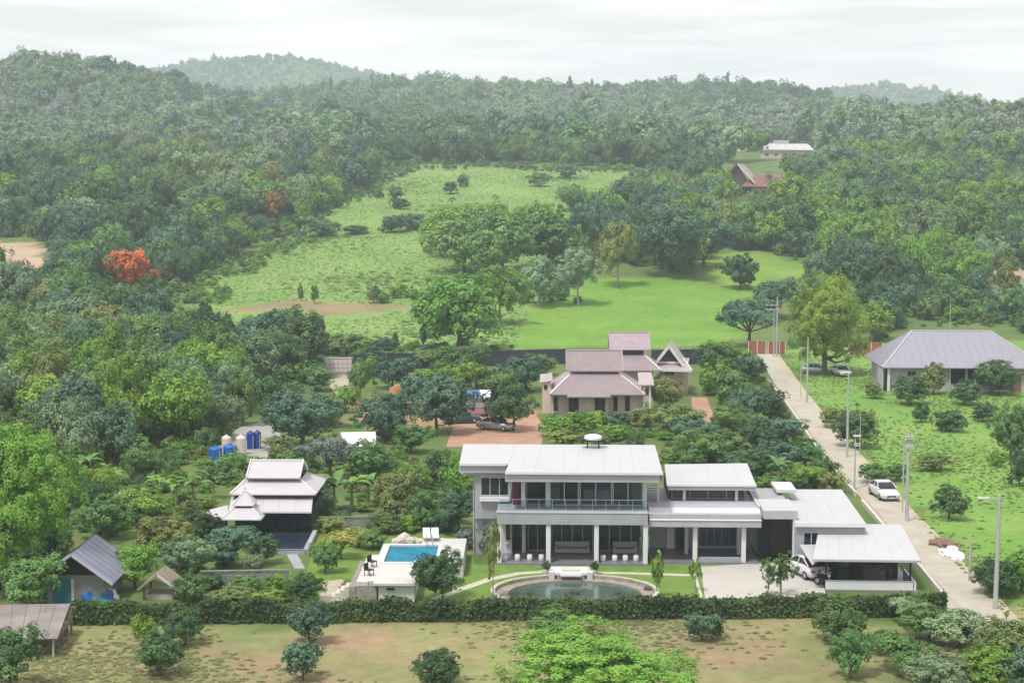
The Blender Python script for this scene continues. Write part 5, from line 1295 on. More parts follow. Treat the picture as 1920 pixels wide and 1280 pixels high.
def thai_house():
    f = Fr(520, 1000, -1.0); at = f.at
    h = thing('dark_pavilion_house', 'dark navy timber house with stacked pale tiered roofs', 'house', f.o, f.yaw)
    x0, x1 = at(440, 990, 0)[0], at(583, 990, 0)[0]
    ze = at(520, 958, -.8)[1]
    # lowest roof: one broad slope to the front
    a0, a1 = at(428, 958, -.8)[0], at(584, 958, -.8)[0]; b0, b1, zb = at(434, 931, 1.9)[0], at(587, 931, 1.9)[0], at(520, 931, 1.9)[1]
    panels(h, (a0, -.8, ze), (a1, -.8, ze), (b1, 1.9, zb), (b0, 1.9, zb), 5, 'thai_roof', .1, .012)
    MB().bar((a0, -.84, ze - .07), (a1, -.84, ze - .07), .06, .14).build('eave_board', 'trim_white', h)
    # middle hipped tier
    c0, c1, zc = at(432, 925, 1.2)[0], at(592, 925, 1.2)[0], at(520, 926, 1.2)[1]; zc = max(zc, zb + .35)
    d0, d1, zd = at(461, 899, 3.0)[0], at(563, 899, 3.0)[0], at(520, 899, 3.0)[1]
    hip(h, c0, c1, 1.2, 8.2, zc, d0, d1, 3.0, 6.4, zd, 'thai_roof', 'trim_white', .1, capw=.16)
    MB().box(b0 + .3, b1 - .3, 1.7, 7.6, ze - .6, zc - .12).build('upper_wall', 'navy', h)
    # top tier
    t0, t1, z0, z1 = at(462, 898, 2.5)[0], at(562, 898, 2.5)[0], at(520, 897, 2.5)[1], at(520, 863, 4.7)[1]
    MB().box(d0 + .2, d1 - .2, 3.2, 6.2, zd - .3, z0 + .25).build('roof_neck', 'navy', h)
    gable(h, t0, t1, 2.5, 6.9, z0 + .08, z1, 'thai_roof', 'trim_white', .1)
    # dark walls and deck
    wallbox(h, x0, x1, .2, 7.6, .3, ze - .05, 'navy')
    for i in range(8):
        x = x0 + .3 + (x1 - x0 - .6) * i / 7; MB().box(x - .06, x + .06, -.05, .16, .31, ze - .06).build('post', 'navy_deck', h)
    for i in range(3): 
        xa = x0 + (x1 - x0) * (.40 + .2 * i); window(h, xa, xa + 1.0, .5, 2.1, .19, 2, 'navy_deck', .06, 'glass_dark')
    p = [f.P(445, 1000, -.3)] 
    loc = lambda px, py, z: (lambda q: ((q - f.o).dot(f.ex), (q - f.o).dot(f.ey), z))(G(px, py, z))
    MB().slab([loc(470, 1031, .3), loc(570, 1031, .3), loc(586, 1000, .3), loc(445, 1000, .3)], .3).build('deck', 'navy_deck', h)
    MB().bar(loc(480, 1034, .2), loc(572, 1034, .2), .25, .4).build('deck_edge', 'slab_grey', h)
    MB().bar(loc(573, 1034, .2), loc(591, 998, .2), .35, .4).build('deck_edge', 'slab_grey', h)
    b = MB(); k = 14
    for i in range(k + 1): x = i / k; q0, q1 = Vector(loc(480, 1030, .3)), Vector(loc(568, 1030, .3)); q = q0.lerp(q1, x); b.box(q.x - .025, q.x + .025, q.y - .02, q.y + .02, .3, 1.15)
    q0, q1 = Vector(loc(480, 1030, 1.17)), Vector(loc(568, 1030, 1.17)); b.bar((q0.x, q0.y, 1.17), (q1.x, q1.y, 1.17), .06, .05); b.build('deck_rail', 'navy', h)
    # entrance canopy on the left
    w = [f.P(378, 973, -1.4), f.P(427, 967, -1.2), f.P(428, 946, 2.2), f.P(392, 955, 1.8)]
    slabp(h, 'side_canopy', w, .1, 'thai_roof')
    MB().box(at(384, 990, 0)[0], at(425, 990, 0)[0], 0, .18, 0, w[0].z - .15).build('side_wall', 'pink_wall', h)
    # little porch roof with a spire
    c, _ = at(456, 973, -1.8); hw = (at(493, 973, -1.8)[0] - at(419, 973, -1.8)[0]) / 2; zp = at(456, 973.5, -2.6)[1]
    s = hw * .46; y = -.9
    hip(h, c - hw, c + hw, y - 1.7, y + 1.7, zp, c - s, c + s, y - s, y + s, zp + .75, 'thai_roof', 'trim_white', .08, capw=.1)
    MB().box(c - s * .8, c + s * .8, y - s * .8, y + s * .8, zp + .5, zp + .98).build('lantern', 'navy', h)
    z2 = zp + .95
    hip(h, c - s * 1.15, c + s * 1.15, y - s * 1.15, y + s * 1.15, z2, c - .08, c + .08, y - .08, y + .08, z2 + .95, 'thai_roof', 'trim_white', .06, capw=.08)
    MB().lathe([(.11, 0), (.14, .12), (.06, .2), (.09, .35), (.03, .5), (.02, 1.1)], 8, (c, y, z2 + .93)).build('spire', 'trim_white', h)
    for sx in (-1, 1):
        MB().box(c + sx * hw * .8 - .08, c + sx * hw * .8 + .08, y - 1.4, y - 1.24, 0, zp - .08).build('porch_post', 'navy', h)
    sheet('slab_path', [G(*q)[:2] for q in [(536, 1037), (556, 1037), (572, 1066), (552, 1066)]], .05, 'slab_grey', thick=.06)
thai_house()

def small_sheds():
    # grey gabled shed, lower left: its gable end faces left-front
    f = Fr(143, 1134, 0)
    h = thing('grey_gable_shed', 'shed with steep grey-blue roof and teal door at lower left', 'shed', f.o, f.yaw)
    W, Dp, ze = 3.9, 5.0, 1.95; zr = 3.6
    MB().box(-W / 2, W / 2, 0, .12, 0, ze).build('front_wall', 'board_grey', h); MB().box(-W / 2, -W / 2 + .12, .121, Dp, 0, ze).build('side_wall', 'board_grey', h); MB().box(W / 2 - .12, W / 2, .121, Dp, 0, ze).build('side_wall', 'board_grey', h)
    MB().box(-W / 2 + .121, W / 2 - .121, Dp - .12, Dp, 0, ze).build('rear_wall', 'board_grey', h)
    MB().add([(-W / 2, .06, ze + .01), (W / 2, .06, ze + .01), (0, .06, zr - .15)], [(0, 1, 2)]).build('gable', 'black', h)
    for s in (-1, 1):
        A = [(0, -1.0, zr), (s * (W / 2 + .8), -1.0, ze - .35), (s * (W / 2 + .8), Dp + .4, ze - .35), (0, Dp + .4, zr)]
        o = slabp(h, 'roof_slope', A[::s], .07, 'shed_roof')
        for i in range(8):
            t = i / 7; y = -1.0 + (Dp + 1.4) * t
            MB().bar((0, y, zr + .012), (s * (W / 2 + .8), y, ze - .338), .04, .04).build('seam', 'shed_roof', o)
        MB().bar((0, -1.03, zr), (s * (W / 2 + .8), -1.03, ze - .37), .05, .18).build('bargeboard', 'grey_cap', h)
    MB().box(-1.55, -.35, -.05, -.002, .05, 1.75).build('door', 'teal', h); MB().box(-.30, -.12, -.04, -.002, .05, 1.7).build('door_post', 'trim_white', h)
    # blue tarps and drums beside it
    for i, (px, py, m, lab, r_, hh) in enumerate(((176, 1126, 'blue_tarp', 'large blue tarpaulin heap beside the grey shed', 1.0, 1.0), (196, 1127, 'blue_tarp', 'smaller blue tarpaulin heap right of the shed', .7, .8), (205, 1124, 'rubbish', 'white sheeting heap right of the blue tarpaulins', .65, .7), (186, 1131, 'green_tarp', 'green tarpaulin spread before the blue heaps', .85, .4))):
        p = G(px, py); bm = bmesh.new(); bmesh.ops.create_icosphere(bm, subdivisions=3, radius=1)
        for v in bm.verts:
            v.co *= 1 + .18 * math.sin(5 * v.co.x + i) * math.cos(4 * v.co.y + 2 * i) + .1 * math.sin(11 * v.co.z + 7 * v.co.x)
            v.co = Vector((v.co.x * r_, v.co.y * r_, max(v.co.z, -.05) * hh))
        me = bpy.data.meshes.new('tarpaulin'); bm.to_mesh(me); bm.free(); me.materials.append(MATS[m])
        tag(link('tarpaulin', me, None, (p.x, p.y, .05)), lab, 'tarpaulin')
    # thatched hut
    f = Fr(298, 1124, 0)
    h = thing('thatched_hut', 'small hut with pale weathered gable roof among garden bushes', 'hut', f.o, f.yaw)
    for s in (-1, 1):
        n = 5
        for i in range(n):
            y0, y1 = -.4 + 2.8 * i / n, -.4 + 2.8 * (i + 1) / n - .03
            slabp(h, 'roof_board', [(0, y0, 1.85), (s * 1.3, y0, .85), (s * 1.3, y1, .85), (0, y1, 1.85)][::s], .08, 'thatch')
        MB().bar((0, -.45, 1.84), (s * 1.35, -.45, .8), .07, .14).build('bargeboard', 'deck_white' if s > 0 else 'thatch', h)
        for y in (0, 2): MB().box(s * 1.0 - .07, s * 1.0 + .07, y - .07, y + .07, 0, 1.05).build('post', 'old_wood', h)
    MB().box(-.9, .9, .05, 1.9, .0, .35).build('platform', 'pink_wall', h)
    # rusty open barn, lower left corner
    f = Fr(70, 1236, 3)
    h = thing('open_barn', 'old open barn with rusty sheet roof and bare posts at left', 'barn', f.o, f.yaw)
    P = f.P; A, B, C, D = P(-30, 1196, -.3), P(108, 1196, -.3), P(132, 1131, 5.2), P(-30, 1131, 5.2)
    A.z = B.z; D.z = C.z
    panels(h, A, B, C, D, 6, 'rust_roof', .04, .02)
    a = (C.z - B.z) / 5.5
    for i, x in enumerate((B.x - 4.2, B.x - 2.2, B.x - .35)):
        for y in (0., 2.4, 4.9): MB().cyl((x, y, 0), (x + .03, y, B.z + a * (y + .3) - .06), .07, .06, 7).build('post', 'pole_concrete' if y == 0 else 'old_wood', h)
    for y in (0, 2.4, 4.9): MB().bar((A.x, y, B.z + a * (y + .3) - .12), (B.x, y, B.z + a * (y + .3) - .12), .08, .1).build('beam', 'old_wood', h)
    MB().bar((B.x - .35, 0, B.z - .2), (B.x - .35, 5, C.z - .4), .06, .1).build('side_rail', 'old_wood', h)
    MB().box(A.x, B.x - .5, 4.6, 4.7, 0, C.z - .4).build('rear_wall', 'old_wood', h)
    for i in range(6):
        y = .3 + i * .78; zt_ = B.z + a * (y + .3) - .16
        MB().box(B.x - .30, B.x - .25, y, y + .72, max(.9, zt_ - 1.2), zt_).build('side_board', 'old_wood', h)
    # white sheet roof behind the dark house
    f = Fr(678, 862, -2); P = f.P
    h = thing('white_sheet_shelter', 'low shelter with plain white sheet roof among the yard trees', 'shelter', f.o, f.yaw)
    A, B, C, D = P(648, 838, 0), P(706, 836, 0), P(704, 809, 4.6), P(638, 810, 4.6)
    panels(h, A, B, C, D, 3, 'trim_white', .05, .012)
    for x, y, z in ((A.x + .2, .1, A.z), (B.x - .2, .1, B.z), (C.x - .2, 4.4, C.z), (D.x + .2, 4.4, D.z)): MB().box(x - .05, x + .05, y - .05, y + .05, 0, z - .055).build('post', 'steel', h)
    # tiny white roof in the left garden
    f = Fr(237, 962, 20)
    h = thing('garden_shelter', 'little white-roofed shelter half hidden in the left garden', 'shelter', f.o, f.yaw)
    for s in (-1, 1):
        slabp(h, 'roof_slope', [(0, -.3, 1.7), (s * 1.2, -.3, .95), (s * 1.2, 1.8, .95), (0, 1.8, 1.7)][::s], .06, 'grey_cap'); MB().bar((0, -.33, 1.7), (s * 1.25, -.33, .92), .05, .12).build('bargeboard', 'trim_white', h)
        for y in (0, 1.6): MB().box(s * .95 - .05, s * .95 + .05, y - .05, y + .05, 0, 1.05).build('post', 'old_wood', h)
    # pale gateway end of the compound
    f = Fr(634, 702, 0); P = f.P
    h = thing('compound_wall', 'pale panelled wall closing the yard behind the trees', 'wall', f.o, f.yaw)
    x0, x1 = f.at(610, 700, 0)[0], f.at(660, 700, 0)[0]; zt_ = f.at(630, 672, 0)[1]
    n, rws = 6, 3; 
    MB().box(x0, x1, .1, .2, 0, zt_).build('backing', 'post_cream', h)
    for i in range(n):
        for j in range(rws):
            xa, xb = x0 + (x1 - x0) * i / n + .05, x0 + (x1 - x0) * (i + 1) / n - .05; za, zb = .25 + (zt_ - .35) * j / rws + .04, .25 + (zt_ - .35) * (j + 1) / rws - .04
            MB().box(xa, xb, .02, .098, za, zb).build('panel', 'cap_pale', h)
    MB().box(x0 - .1, x1 + .1, .0, .3, zt_ + .003, zt_ + .14).build('coping', 'cap_pale', h)
small_sheds()

# ------------------------------------------------------------------ fences
def fence(name, label, a, b, h, n, m, pm, rails=0, board=True, cat='fence', cap=None):
    A, B = G(*a), G(*b); d = B - A; ln = d.length; root = thing(name, label, cat, A, math.atan2(d.y, d.x)); st = ln / n
    for i in range(n + 1): MB().box(i * st - .07, i * st + .07, -.07, .07, 0, h + .08).build('post', pm, root)
    for i in range(n):
        if board: MB().box(i * st + .075, (i + 1) * st - .075, -.03, .03, .05, h).build('panel', m, root)
        for r in range(rails): MB().box(i * st + .075, (i + 1) * st - .075, -.055, -.031, .15 + (h - .3) * r / max(1, rails - 1), .25 + (h - .3) * r / max(1, rails - 1)).build('rail', m, root)
    if cap: MB().box(-.1, ln + .1, -.1, .1, h + .083, h + .16).build('coping', cap, root)
    return root
fence('compound_fence', 'long dark panel fence closing the yard along the bright field', (664, 694), (1060, 682), 2.4, 22, 'fence_navy', 'fence_navy', 2)
fence('compound_fence', 'dark panel fence right of the mauve-roofed houses', (1222, 684), (1345, 682), 2.4, 8, 'fence_navy', 'fence_navy', 2)
fence('garden_wall', 'grey weathered wall across the garden before the dark navy house', (378, 1101), (540, 1098), 1.05, 5, 'fence_grey', 'fence_grey', 0, cap='fence_grey')
fence('garden_wall', 'low grey wall behind the yellow shrubs and pool', (600, 992), (850, 988), .9, 9, 'fence_grey', 'fence_grey', 0, cap='fence_grey')
fence('garden_wall', 'low dark wall left of the dark navy house', (300, 990), (385, 986), .8, 4, 'old_wood', 'old_wood', 0, cap='fence_grey')
fence('yard_fence', 'slanting grey fence at the left edge of the tank yard', (455, 775), (522, 730), 1.1, 5, 'fence_grey', 'fence_grey', 0, cap='grey_cap')
fence('red_gate', 'red metal gate with cream posts at the end of the road', (1403, 664), (1436, 664), 2.2, 2, 'red_panel', 'post_cream', 3, cat='gate')
fence('red_fence', 'red metal fence right of the road-end gate', (1440, 664), (1472, 663), 2.1, 3, 'red_panel', 'post_cream', 3)
fence('red_fence', 'red metal fence behind the left corner of the grey roof', (1592, 664), (1655, 668), 2.2, 3, 'red_panel', 'post_cream', 3)

# ------------------------------------------------------------------ tanks
def tank(px, py, w_, h_, m, label, dome=True, stand=0):
    p = G(px, py); s = S(p); r_ = w_ / s / 2; h = h_ / s
    t = thing('water_tank', label, 'water tank', p, 0, 'water tanks in the yard')
    prof = [(r_ * .94, stand), (r_, stand + .08)]
    for i in range(6):
        z = stand + .1 + (h - .35 - stand) * i / 6; prof += [(r_, z), (r_ * .97, z + .05), (r_, z + .1)]
    prof += [(r_, h - .22), (r_ * .8, h - .1), (r_ * .35, h)]
    MB().lathe(prof, 20).build('shell', m, t, True)
    MB().lathe([(r_ * .3, 0), (r_ * .3, .08), (r_ * .2, .1)], 14, (0, 0, h)).build('lid', 'trim_white' if m == 'cream_tank' else m, t)
    MB().cyl((r_ * .8, -r_ * .8, 0), (r_ * .8, -r_ * .8, h * .8), .03, .03, 6).build('pipe', 'trim_white', t)
    MB().lathe([(r_ * 1.08, 0), (r_ * 1.08, .06)], 16).build('base', 'concrete', t)
tank(404, 872, 26, 36, 'blue_tank', 'left of the two bright blue tanks at the front of the yard')
tank(432, 870, 26, 38, 'blue_tank', 'right of the two bright blue tanks at the front of the yard')
tank(470, 842, 14, 34, 'blue_tank_dark', 'left of the two narrow deep blue tanks at the back')
tank(483, 841, 13, 34, 'blue_tank_dark', 'right of the two narrow deep blue tanks at the back')
tank(425, 858, 18, 42, 'cream_tank', 'white-topped tank rising behind the bright blue tanks')
tank(452, 852, 20, 36, 'cream_tank', 'cream tank between bright blue and deep blue tanks')

# ------------------------------------------------------------------ poles
def pole(px, py, top, label, arms=(), lamp=None, r_=.15, name='utility_pole', lean=0, tri=False):
    p = G(px, py); s = S(p); h = (py - top) / s
    t = thing(name, label, 'pole', p, 0)
    if lean: t.rotation_euler[1] = lean
    MB().cyl((0, 0, -.1), (0, 0, h), r_, r_ * .62, 10).build('shaft', 'pole_concrete', t)
    for (z, x0, x1) in arms:
        a = MB().box(x0 / s, x1 / s, -.2, -.1, h - z / s - .07, h - z / s + .07).build('crossarm', 'pole_concrete', t)
        for k in range(3):
            x = x0 / s + (x1 - x0) / s * (k + .3) / 3.0; MB().lathe([(.05, 0), (.08, .06), (.04, .1), (.07, .14), (.03, .2)], 8, (x, -.15, h - z / s + .072)).build('insulator', 'wall_white', a)
    if lamp:
        l = MB().bar((0, 0, h - .25), (lamp / s, 0, h - .12), .09, .09).build('lamp_arm', 'steel', t)
        sg = 1 if lamp > 0 else -1
        MB().box(lamp / s - sg * .55, lamp / s + sg * .15, -.14, .14, h - .24, h - .13).build('lamp_head', 'trim_white', l)
    return t
pole(1866, 1142, 925, 'nearest tall concrete pole with a long arm, lower right', lamp=-36, r_=.17, lean=R(.6))
pole(1700, 978, 812, 'tall concrete pole beside the white car', arms=((8, -8, 10), (26, -6, 10)), r_=.17)
pole(1692, 960, 806, 'thin grey pole just behind the tall pole beside the white car', r_=.07)
pole(1588, 858, 698, 'concrete pole left of the dark bush by the road', r_=.14)
pole(1612, 852, 775, 'thin short pole in front of the dark roadside bush', r_=.06)
pole(1602, 918, 812, 'short pole with white box and lamp on the kerb', arms=((22, -3, 9),), lamp=7, r_=.09, name='street_lamp')
pole(1513, 756, 632, 'concrete pole left of the tall bright tree', r_=.15)
pole(1501, 745, 650, 'thin pole just left of the concrete pole by the bright tree', r_=.06)
pole(1456, 668, 556, 'concrete pole with two crossarms at the road-end gate', arms=((16, -22, 4), (24, -22, 4)), r_=.17)
pole(1450, 670, 580, 'thin pole standing against the road-end gate', r_=.08)
pole(1275, 650, 560, 'thin pole in the bright field behind the gabled house', r_=.06)
pole(1780, 655, 560, 'thin pole behind the ridge of the grey roof', r_=.07)
pole(1818, 1088, 1010, 'short grey post beside the rubbish heap', r_=.12, name='concrete_post')

# rubbish by the road
def heap(px, py, r_, hh, m, label, name, cat, seed):
    p = G(px, py); bm = bmesh.new(); bmesh.ops.create_icosphere(bm, subdivisions=3, radius=1)
    for v in bm.verts:
        k = 1 + .22 * math.sin(6 * v.co.x + seed) * math.cos(5 * v.co.y + seed) + .14 * math.sin(13 * v.co.x + 9 * v.co.y + seed * 3)
        v.co = Vector((v.co.x * r_ * k, v.co.y * r_ * k, max(v.co.z, -.1) * hh * k))
    me = bpy.data.meshes.new(name); bm.to_mesh(me); bm.free(); me.materials.append(MATS[m])
    return tag(link(name, me, None, (p.x, p.y, .04)), label, cat)
for i, (dx, dy, r_, hh) in enumerate(((-12, -2, .5, .35), (0, 3, .62, .42), (12, 8, .5, .3), (4, -7, .45, .4), (18, 2, .35, .25))):
    heap(1782 + dx, 1040 + dy, r_, hh, 'rubbish', ('leftmost white rubbish bag in the roadside heap', 'biggest white rubbish bag in the middle of the roadside heap', 'lowest white rubbish bag in the roadside heap', 'rearmost white rubbish bag in the roadside heap', 'rightmost small rubbish bag in the roadside heap')[i], 'rubbish_bag', 'bag', i)
heap(1768, 1022, 1.1, .45, 'rubbish_brown', 'heap of brown cuttings behind the white rubbish bags', 'cuttings_heap', 'heap', 9)
heap(752, 738, 1.5, 1.2, 'orange_sand', 'orange sand heap between the yard trees', 'sand_heap', 'heap', 4)
heap(905, 732, 1.0, 1.2, 'orange_sand', 'small orange sand heap behind the parked truck', 'sand_heap', 'heap', 5)

# ------------------------------------------------------------------ vehicles
def ring8(y, zb, zt_, hw, r_=.12):
    r_ = min(r_, (zt_ - zb) * .4)
    return [(-hw + r_, y, zb), (hw - r_, y, zb), (hw, y, zb + r_), (hw, y, zt_ - r_), (hw - r_, y, zt_), (-hw + r_, y, zt_), (-hw, y, zt_ - r_), (-hw, y, zb + r_)]
def car(label, px, py, yaw, body, kind='sedan', name='parked_car'):
    p = G(px, py); t = thing(name, label, 'pickup' if kind == 'pickup' else 'car', (p.x, p.y, .07), R(yaw))
    Lh = 2.25; hw = .88                                       # front of the car towards -y
    MB().loft([ring8(-Lh, .32, .62, hw * .80), ring8(-Lh + .15, .24, .74, hw * .94), ring8(-1.25, .22, .88, hw), ring8(-.6, .22, .96, hw), ring8(1.3, .22, .98, hw), ring8(Lh - .2, .26, .95, hw * .95), ring8(Lh, .36, .80, hw * .85)]).build('body', body, t, True)
    if kind == 'pickup': c = [(-.75, .95, .97, .84), (-.15, .95, 1.55, .72), (.75, .95, 1.56, .72), (.95, .95, 1.0, .80)]
    else: c = [(-.95, .93, .95, .84), (-.2, .94, 1.42, .68), (.85, .94, 1.44, .67), (1.75, .95, .99, .80)]
    MB().loft([ring8(y, a, b + .012, w_, .08) for y, a, b, w_ in c]).build('cabin_glass', 'glass_dark', t, True)
    MB().loft([ring8(c[1][0] - .02, c[1][2] - .04, c[1][2] + .045, c[1][3] * .96, .03), ring8(.3, c[1][2] - .03, c[1][2] + .075, c[1][3], .03), ring8(c[2][0] + .02, c[2][2] - .04, c[2][2] + .04, c[2][3] * .96, .03)]).build('roof', body, t, True)
    for s in (-1, 1):
        MB().bar((s * .83, c[0][0], .97), (s * .69, c[1][0], c[1][2]), .06, .05).build('pillar', body, t); MB().bar((s * .80, c[3][0], 1.0), (s * .68, c[2][0], c[2][2]), .08, .06).build('pillar', body, t)
        MB().bar((s * .86, .35, .97), (s * .70, .35, c[1][2]), .06, .05).build('pillar', body, t)
        MB().box(s * .88, s * 1.02, -.72, -.60, .95, 1.07).build('mirror', body, t, bevel=.02)
        MB().box(s * .50, s * .78, -Lh - .01, -Lh + .2, .60, .72).build('headlight', 'lamp_clear', t, bevel=.02); MB().box(s * .52, s * .80, Lh - .16, Lh + .012, .66, .82).build('tail_light', 'lamp_red', t, bevel=.02)
        for y in (-1.35, 1.38):
            w_ = MB().cyl((s * .66, y, .31), (s * .90, y, .31), .31, .31, 18).build('wheel', 'tyre', t); MB().cyl((s * .895, y, .31), (s * .912, y, .31), .19, .17, 14).build('rim', 'rim', w_)
    MB().box(-.42, .42, -Lh - .015, -Lh + .1, .42, .56).build('grille', 'black', t); MB().box(-.24, .24, -Lh - .025, -Lh - .016, .33, .42).build('number_plate', 'trim_white', t)
    if kind == 'pickup': MB().box(-.74, .74, 1.05, 2.1, .80, 1.0).build('load_bed', 'black', t)
    return t
car('white car driving towards the viewer on the narrow road', 1657, 933, 4.5, 'car_white', name='moving_car')
car('white car parked between driveway and carport', 1510, 1078, 200, 'car_white')
car('silver car parked under the tree on the red earth yard', 930, 806, 65, 'car_silver')
car('dark car parked half under the trees left of the red yard', 866, 793, 105, 'car_dark')
car('white car parked beneath the tall bright tree', 1577, 704, 10, 'car_white')
car('silver car parked left of the tall bright tree', 1530, 700, 80, 'car_silver')
car('dark car parked in the shade behind the white sheet shelter', 745, 822, 80, 'car_dark')

def truck():
    p = G(896, 780); t = thing('stall_truck', 'small truck with blue and white awning and pink body in the yard', 'truck', p, R(5))
    MB().box(-1.3, 1.3, -1.2, 1.5, .5, 1.25).build('body', 'car_pink', t, bevel=.05); MB().box(-1.32, 1.32, -1.25, 1.5, 1.253, 1.9).build('counter', 'curtain', t, bevel=.03)
    for x in (-1.2, 1.2):
        for y in (-1.1, 1.4): MB().box(x - .04, x + .04, y - .04, y + .04, 1.903, 2.6).build('post', 'steel', t)
    for i in range(5):
        x0 = -1.7 + 3.4 * i / 5; slabp(t, 'awning_strip', [(x0, -1.7, 2.45), (x0 + .66, -1.7, 2.45), (x0 + .66, 1.7, 3.05), (x0, 1.7, 3.05)], .05, 'car_blue' if i < 3 else 'trim_white')
    for s in (-1, 1):
        for y in (-.8, 1.1): w_ = MB().cyl((s * .95, y, .36), (s * 1.2, y, .36), .36, .36, 16).build('wheel', 'tyre', t); MB().cyl((s * 1.195, y, .36), (s * 1.21, y, .36), .2, .2, 12).build('rim', 'rim', w_)
truck()

def motorbike(px, py, yaw, label):
    p = G(px, py); t = thing('motorbike', label, 'motorbike', (p.x, p.y, .06), R(yaw), 'motorbikes by the carport')
    for y in (-.62, .62): w_ = MB().cyl((-.05, y, .29), (.05, y, .29), .29, .29, 16).build('wheel', 'tyre', t); MB().cyl((-.055, y, .29), (.055, y, .29), .17, .17, 12).build('rim', 'rim', w_)
    MB().loft([ring8(-.35, .35, .55, .10, .04), ring8(.0, .28, .60, .14, .04), ring8(.55, .45, .72, .12, .04)]).build('body', 'black', t, True)
    MB().box(-.13, .13, -.05, .62, .73, .82).build('seat', 'tyre', t, bevel=.03); MB().bar((0, -.62, .30), (0, -.38, .98), .06).build('fork', 'steel', t); MB().bar((-.32, -.36, 1.0), (.32, -.36, 1.0), .04).build('handlebar', 'steel', t); MB().box(-.1, .1, -.55, -.42, .78, .92).build('headlight', 'lamp_clear', t, bevel=.03)
motorbike(1536, 1092, 20, 'left motorbike beside the white car at the carport'); motorbike(1545, 1100, 35, 'right motorbike at the carport corner')

# ------------------------------------------------------------------ houses up on the hillside
def hill_houses():
    f = Fr(1415, 372, -25); at = f.at
    h = thing('brown_roofed_house', 'steep-roofed brown house in the trees on the right hillside', 'house', f.o, f.yaw)
    s = S(f.o); u = lambda v: v / s
    W = u(70); ze = u(22); zr = u(64)
    # steep gabled block, slope seen from the right
    x0 = -u(36)
    for sgn in (-1, 1):
        slabp(h, 'roof_slope', [(x0 + u(6), -u(14), zr), (x0 + u(6) + sgn * u(34), -u(14), ze + u(6)), (x0 + u(6) + sgn * u(34), u(26), ze + u(6)), (x0 + u(6), u(26), zr)][::sgn], .2, 'mauve_roof')
        MB().bar((x0 + u(6), -u(15), zr), (x0 + u(6) + sgn * u(35), -u(15), ze + u(5)), .2, .5).build('bargeboard', 'cap_pale' if sgn > 0 else 'brown_door', h)
    MB().add([(x0 - u(22), -u(8), ze + u(2)), (x0 + u(32), -u(8), ze + u(2)), (x0 + u(6), -u(8), zr - u(5))], [(0, 1, 2)]).build('gable_panel', 'brown_door', h)
    wallbox(h, x0 - u(20), x0 + u(30), -u(8), u(24), -1, ze + u(2), 'brown_door')
    hip(h, x0 + u(14), u(58), -u(16), u(30), ze, x0 + u(40), u(46), u(4), u(8), ze + u(22), 'brown_roof', 'mauve_roof', .2)
    wallbox(h, x0 + u(32), u(52), -u(8), u(24), -1, ze, 'pink_wall')
    for i in range(3): xa = x0 + u(38) + i * u(14); window(h, xa, xa + u(8), 1.0, 2.4, -u(8) - .003, 1, 'brown_door')
    f = Fr(1470, 296, -3); s = S(f.o); u = lambda v: v / s
    h = thing('white_hill_building', 'long low white-roofed building among trees on the right hillside', 'building', f.o, f.yaw)
    panels(h, (-u(46), -1, u(16)), (u(56), -1, u(14)), (u(50), u(46), u(27)), (-u(36), u(46), u(28)), 6, 'roof_white', .15, .1)
    wallbox(h, -u(42), u(50), 0, u(40), -1, u(13), 'cream_wall')
    MB().box(-u(36), u(14), u(44), u(46), u(20), u(34)).build('rear_parapet', 'block_grey', h)
    for i in range(5): window(h, -u(36) + i * u(17), -u(28) + i * u(17), u(3), u(9), -.003, 1, 'fascia_grey', .2)
    f = Fr(1392, 284, 0); s = S(f.o); u = lambda v: v / s
    h = thing('small_hill_house', 'small pale house left of the white hillside building', 'house', f.o, f.yaw)
    wallbox(h, -u(10), u(10), 0, u(12), -1, u(14), 'cream_wall'); gable(h, -u(13), u(13), -u(3), u(16), u(13), u(21), 'mauve_roof', 'cap_pale', .15); window(h, -u(4), u(4), u(3), u(10), -.003, 2, 'fascia_grey', .15)
    # satellite dish by the brown-roofed house
    q = GT(1439, 372)
    d = thing('satellite_dish', 'white satellite dish above the brown-roofed hillside house', 'dish', q)
    zz = 50 / S(q)
    MB().cyl((0, 0, 0), (0, 0, zz - .6), .12, .1, 8).build('mast', 'steel', d)
    MB().lathe([(.2, 0), (.8, .12), (1.3, .42), (1.32, .46), (.8, .2), (.15, .1)], 18, (0, 0, zz - .6)).build('dish', 'trim_white', d, True)
hill_houses()
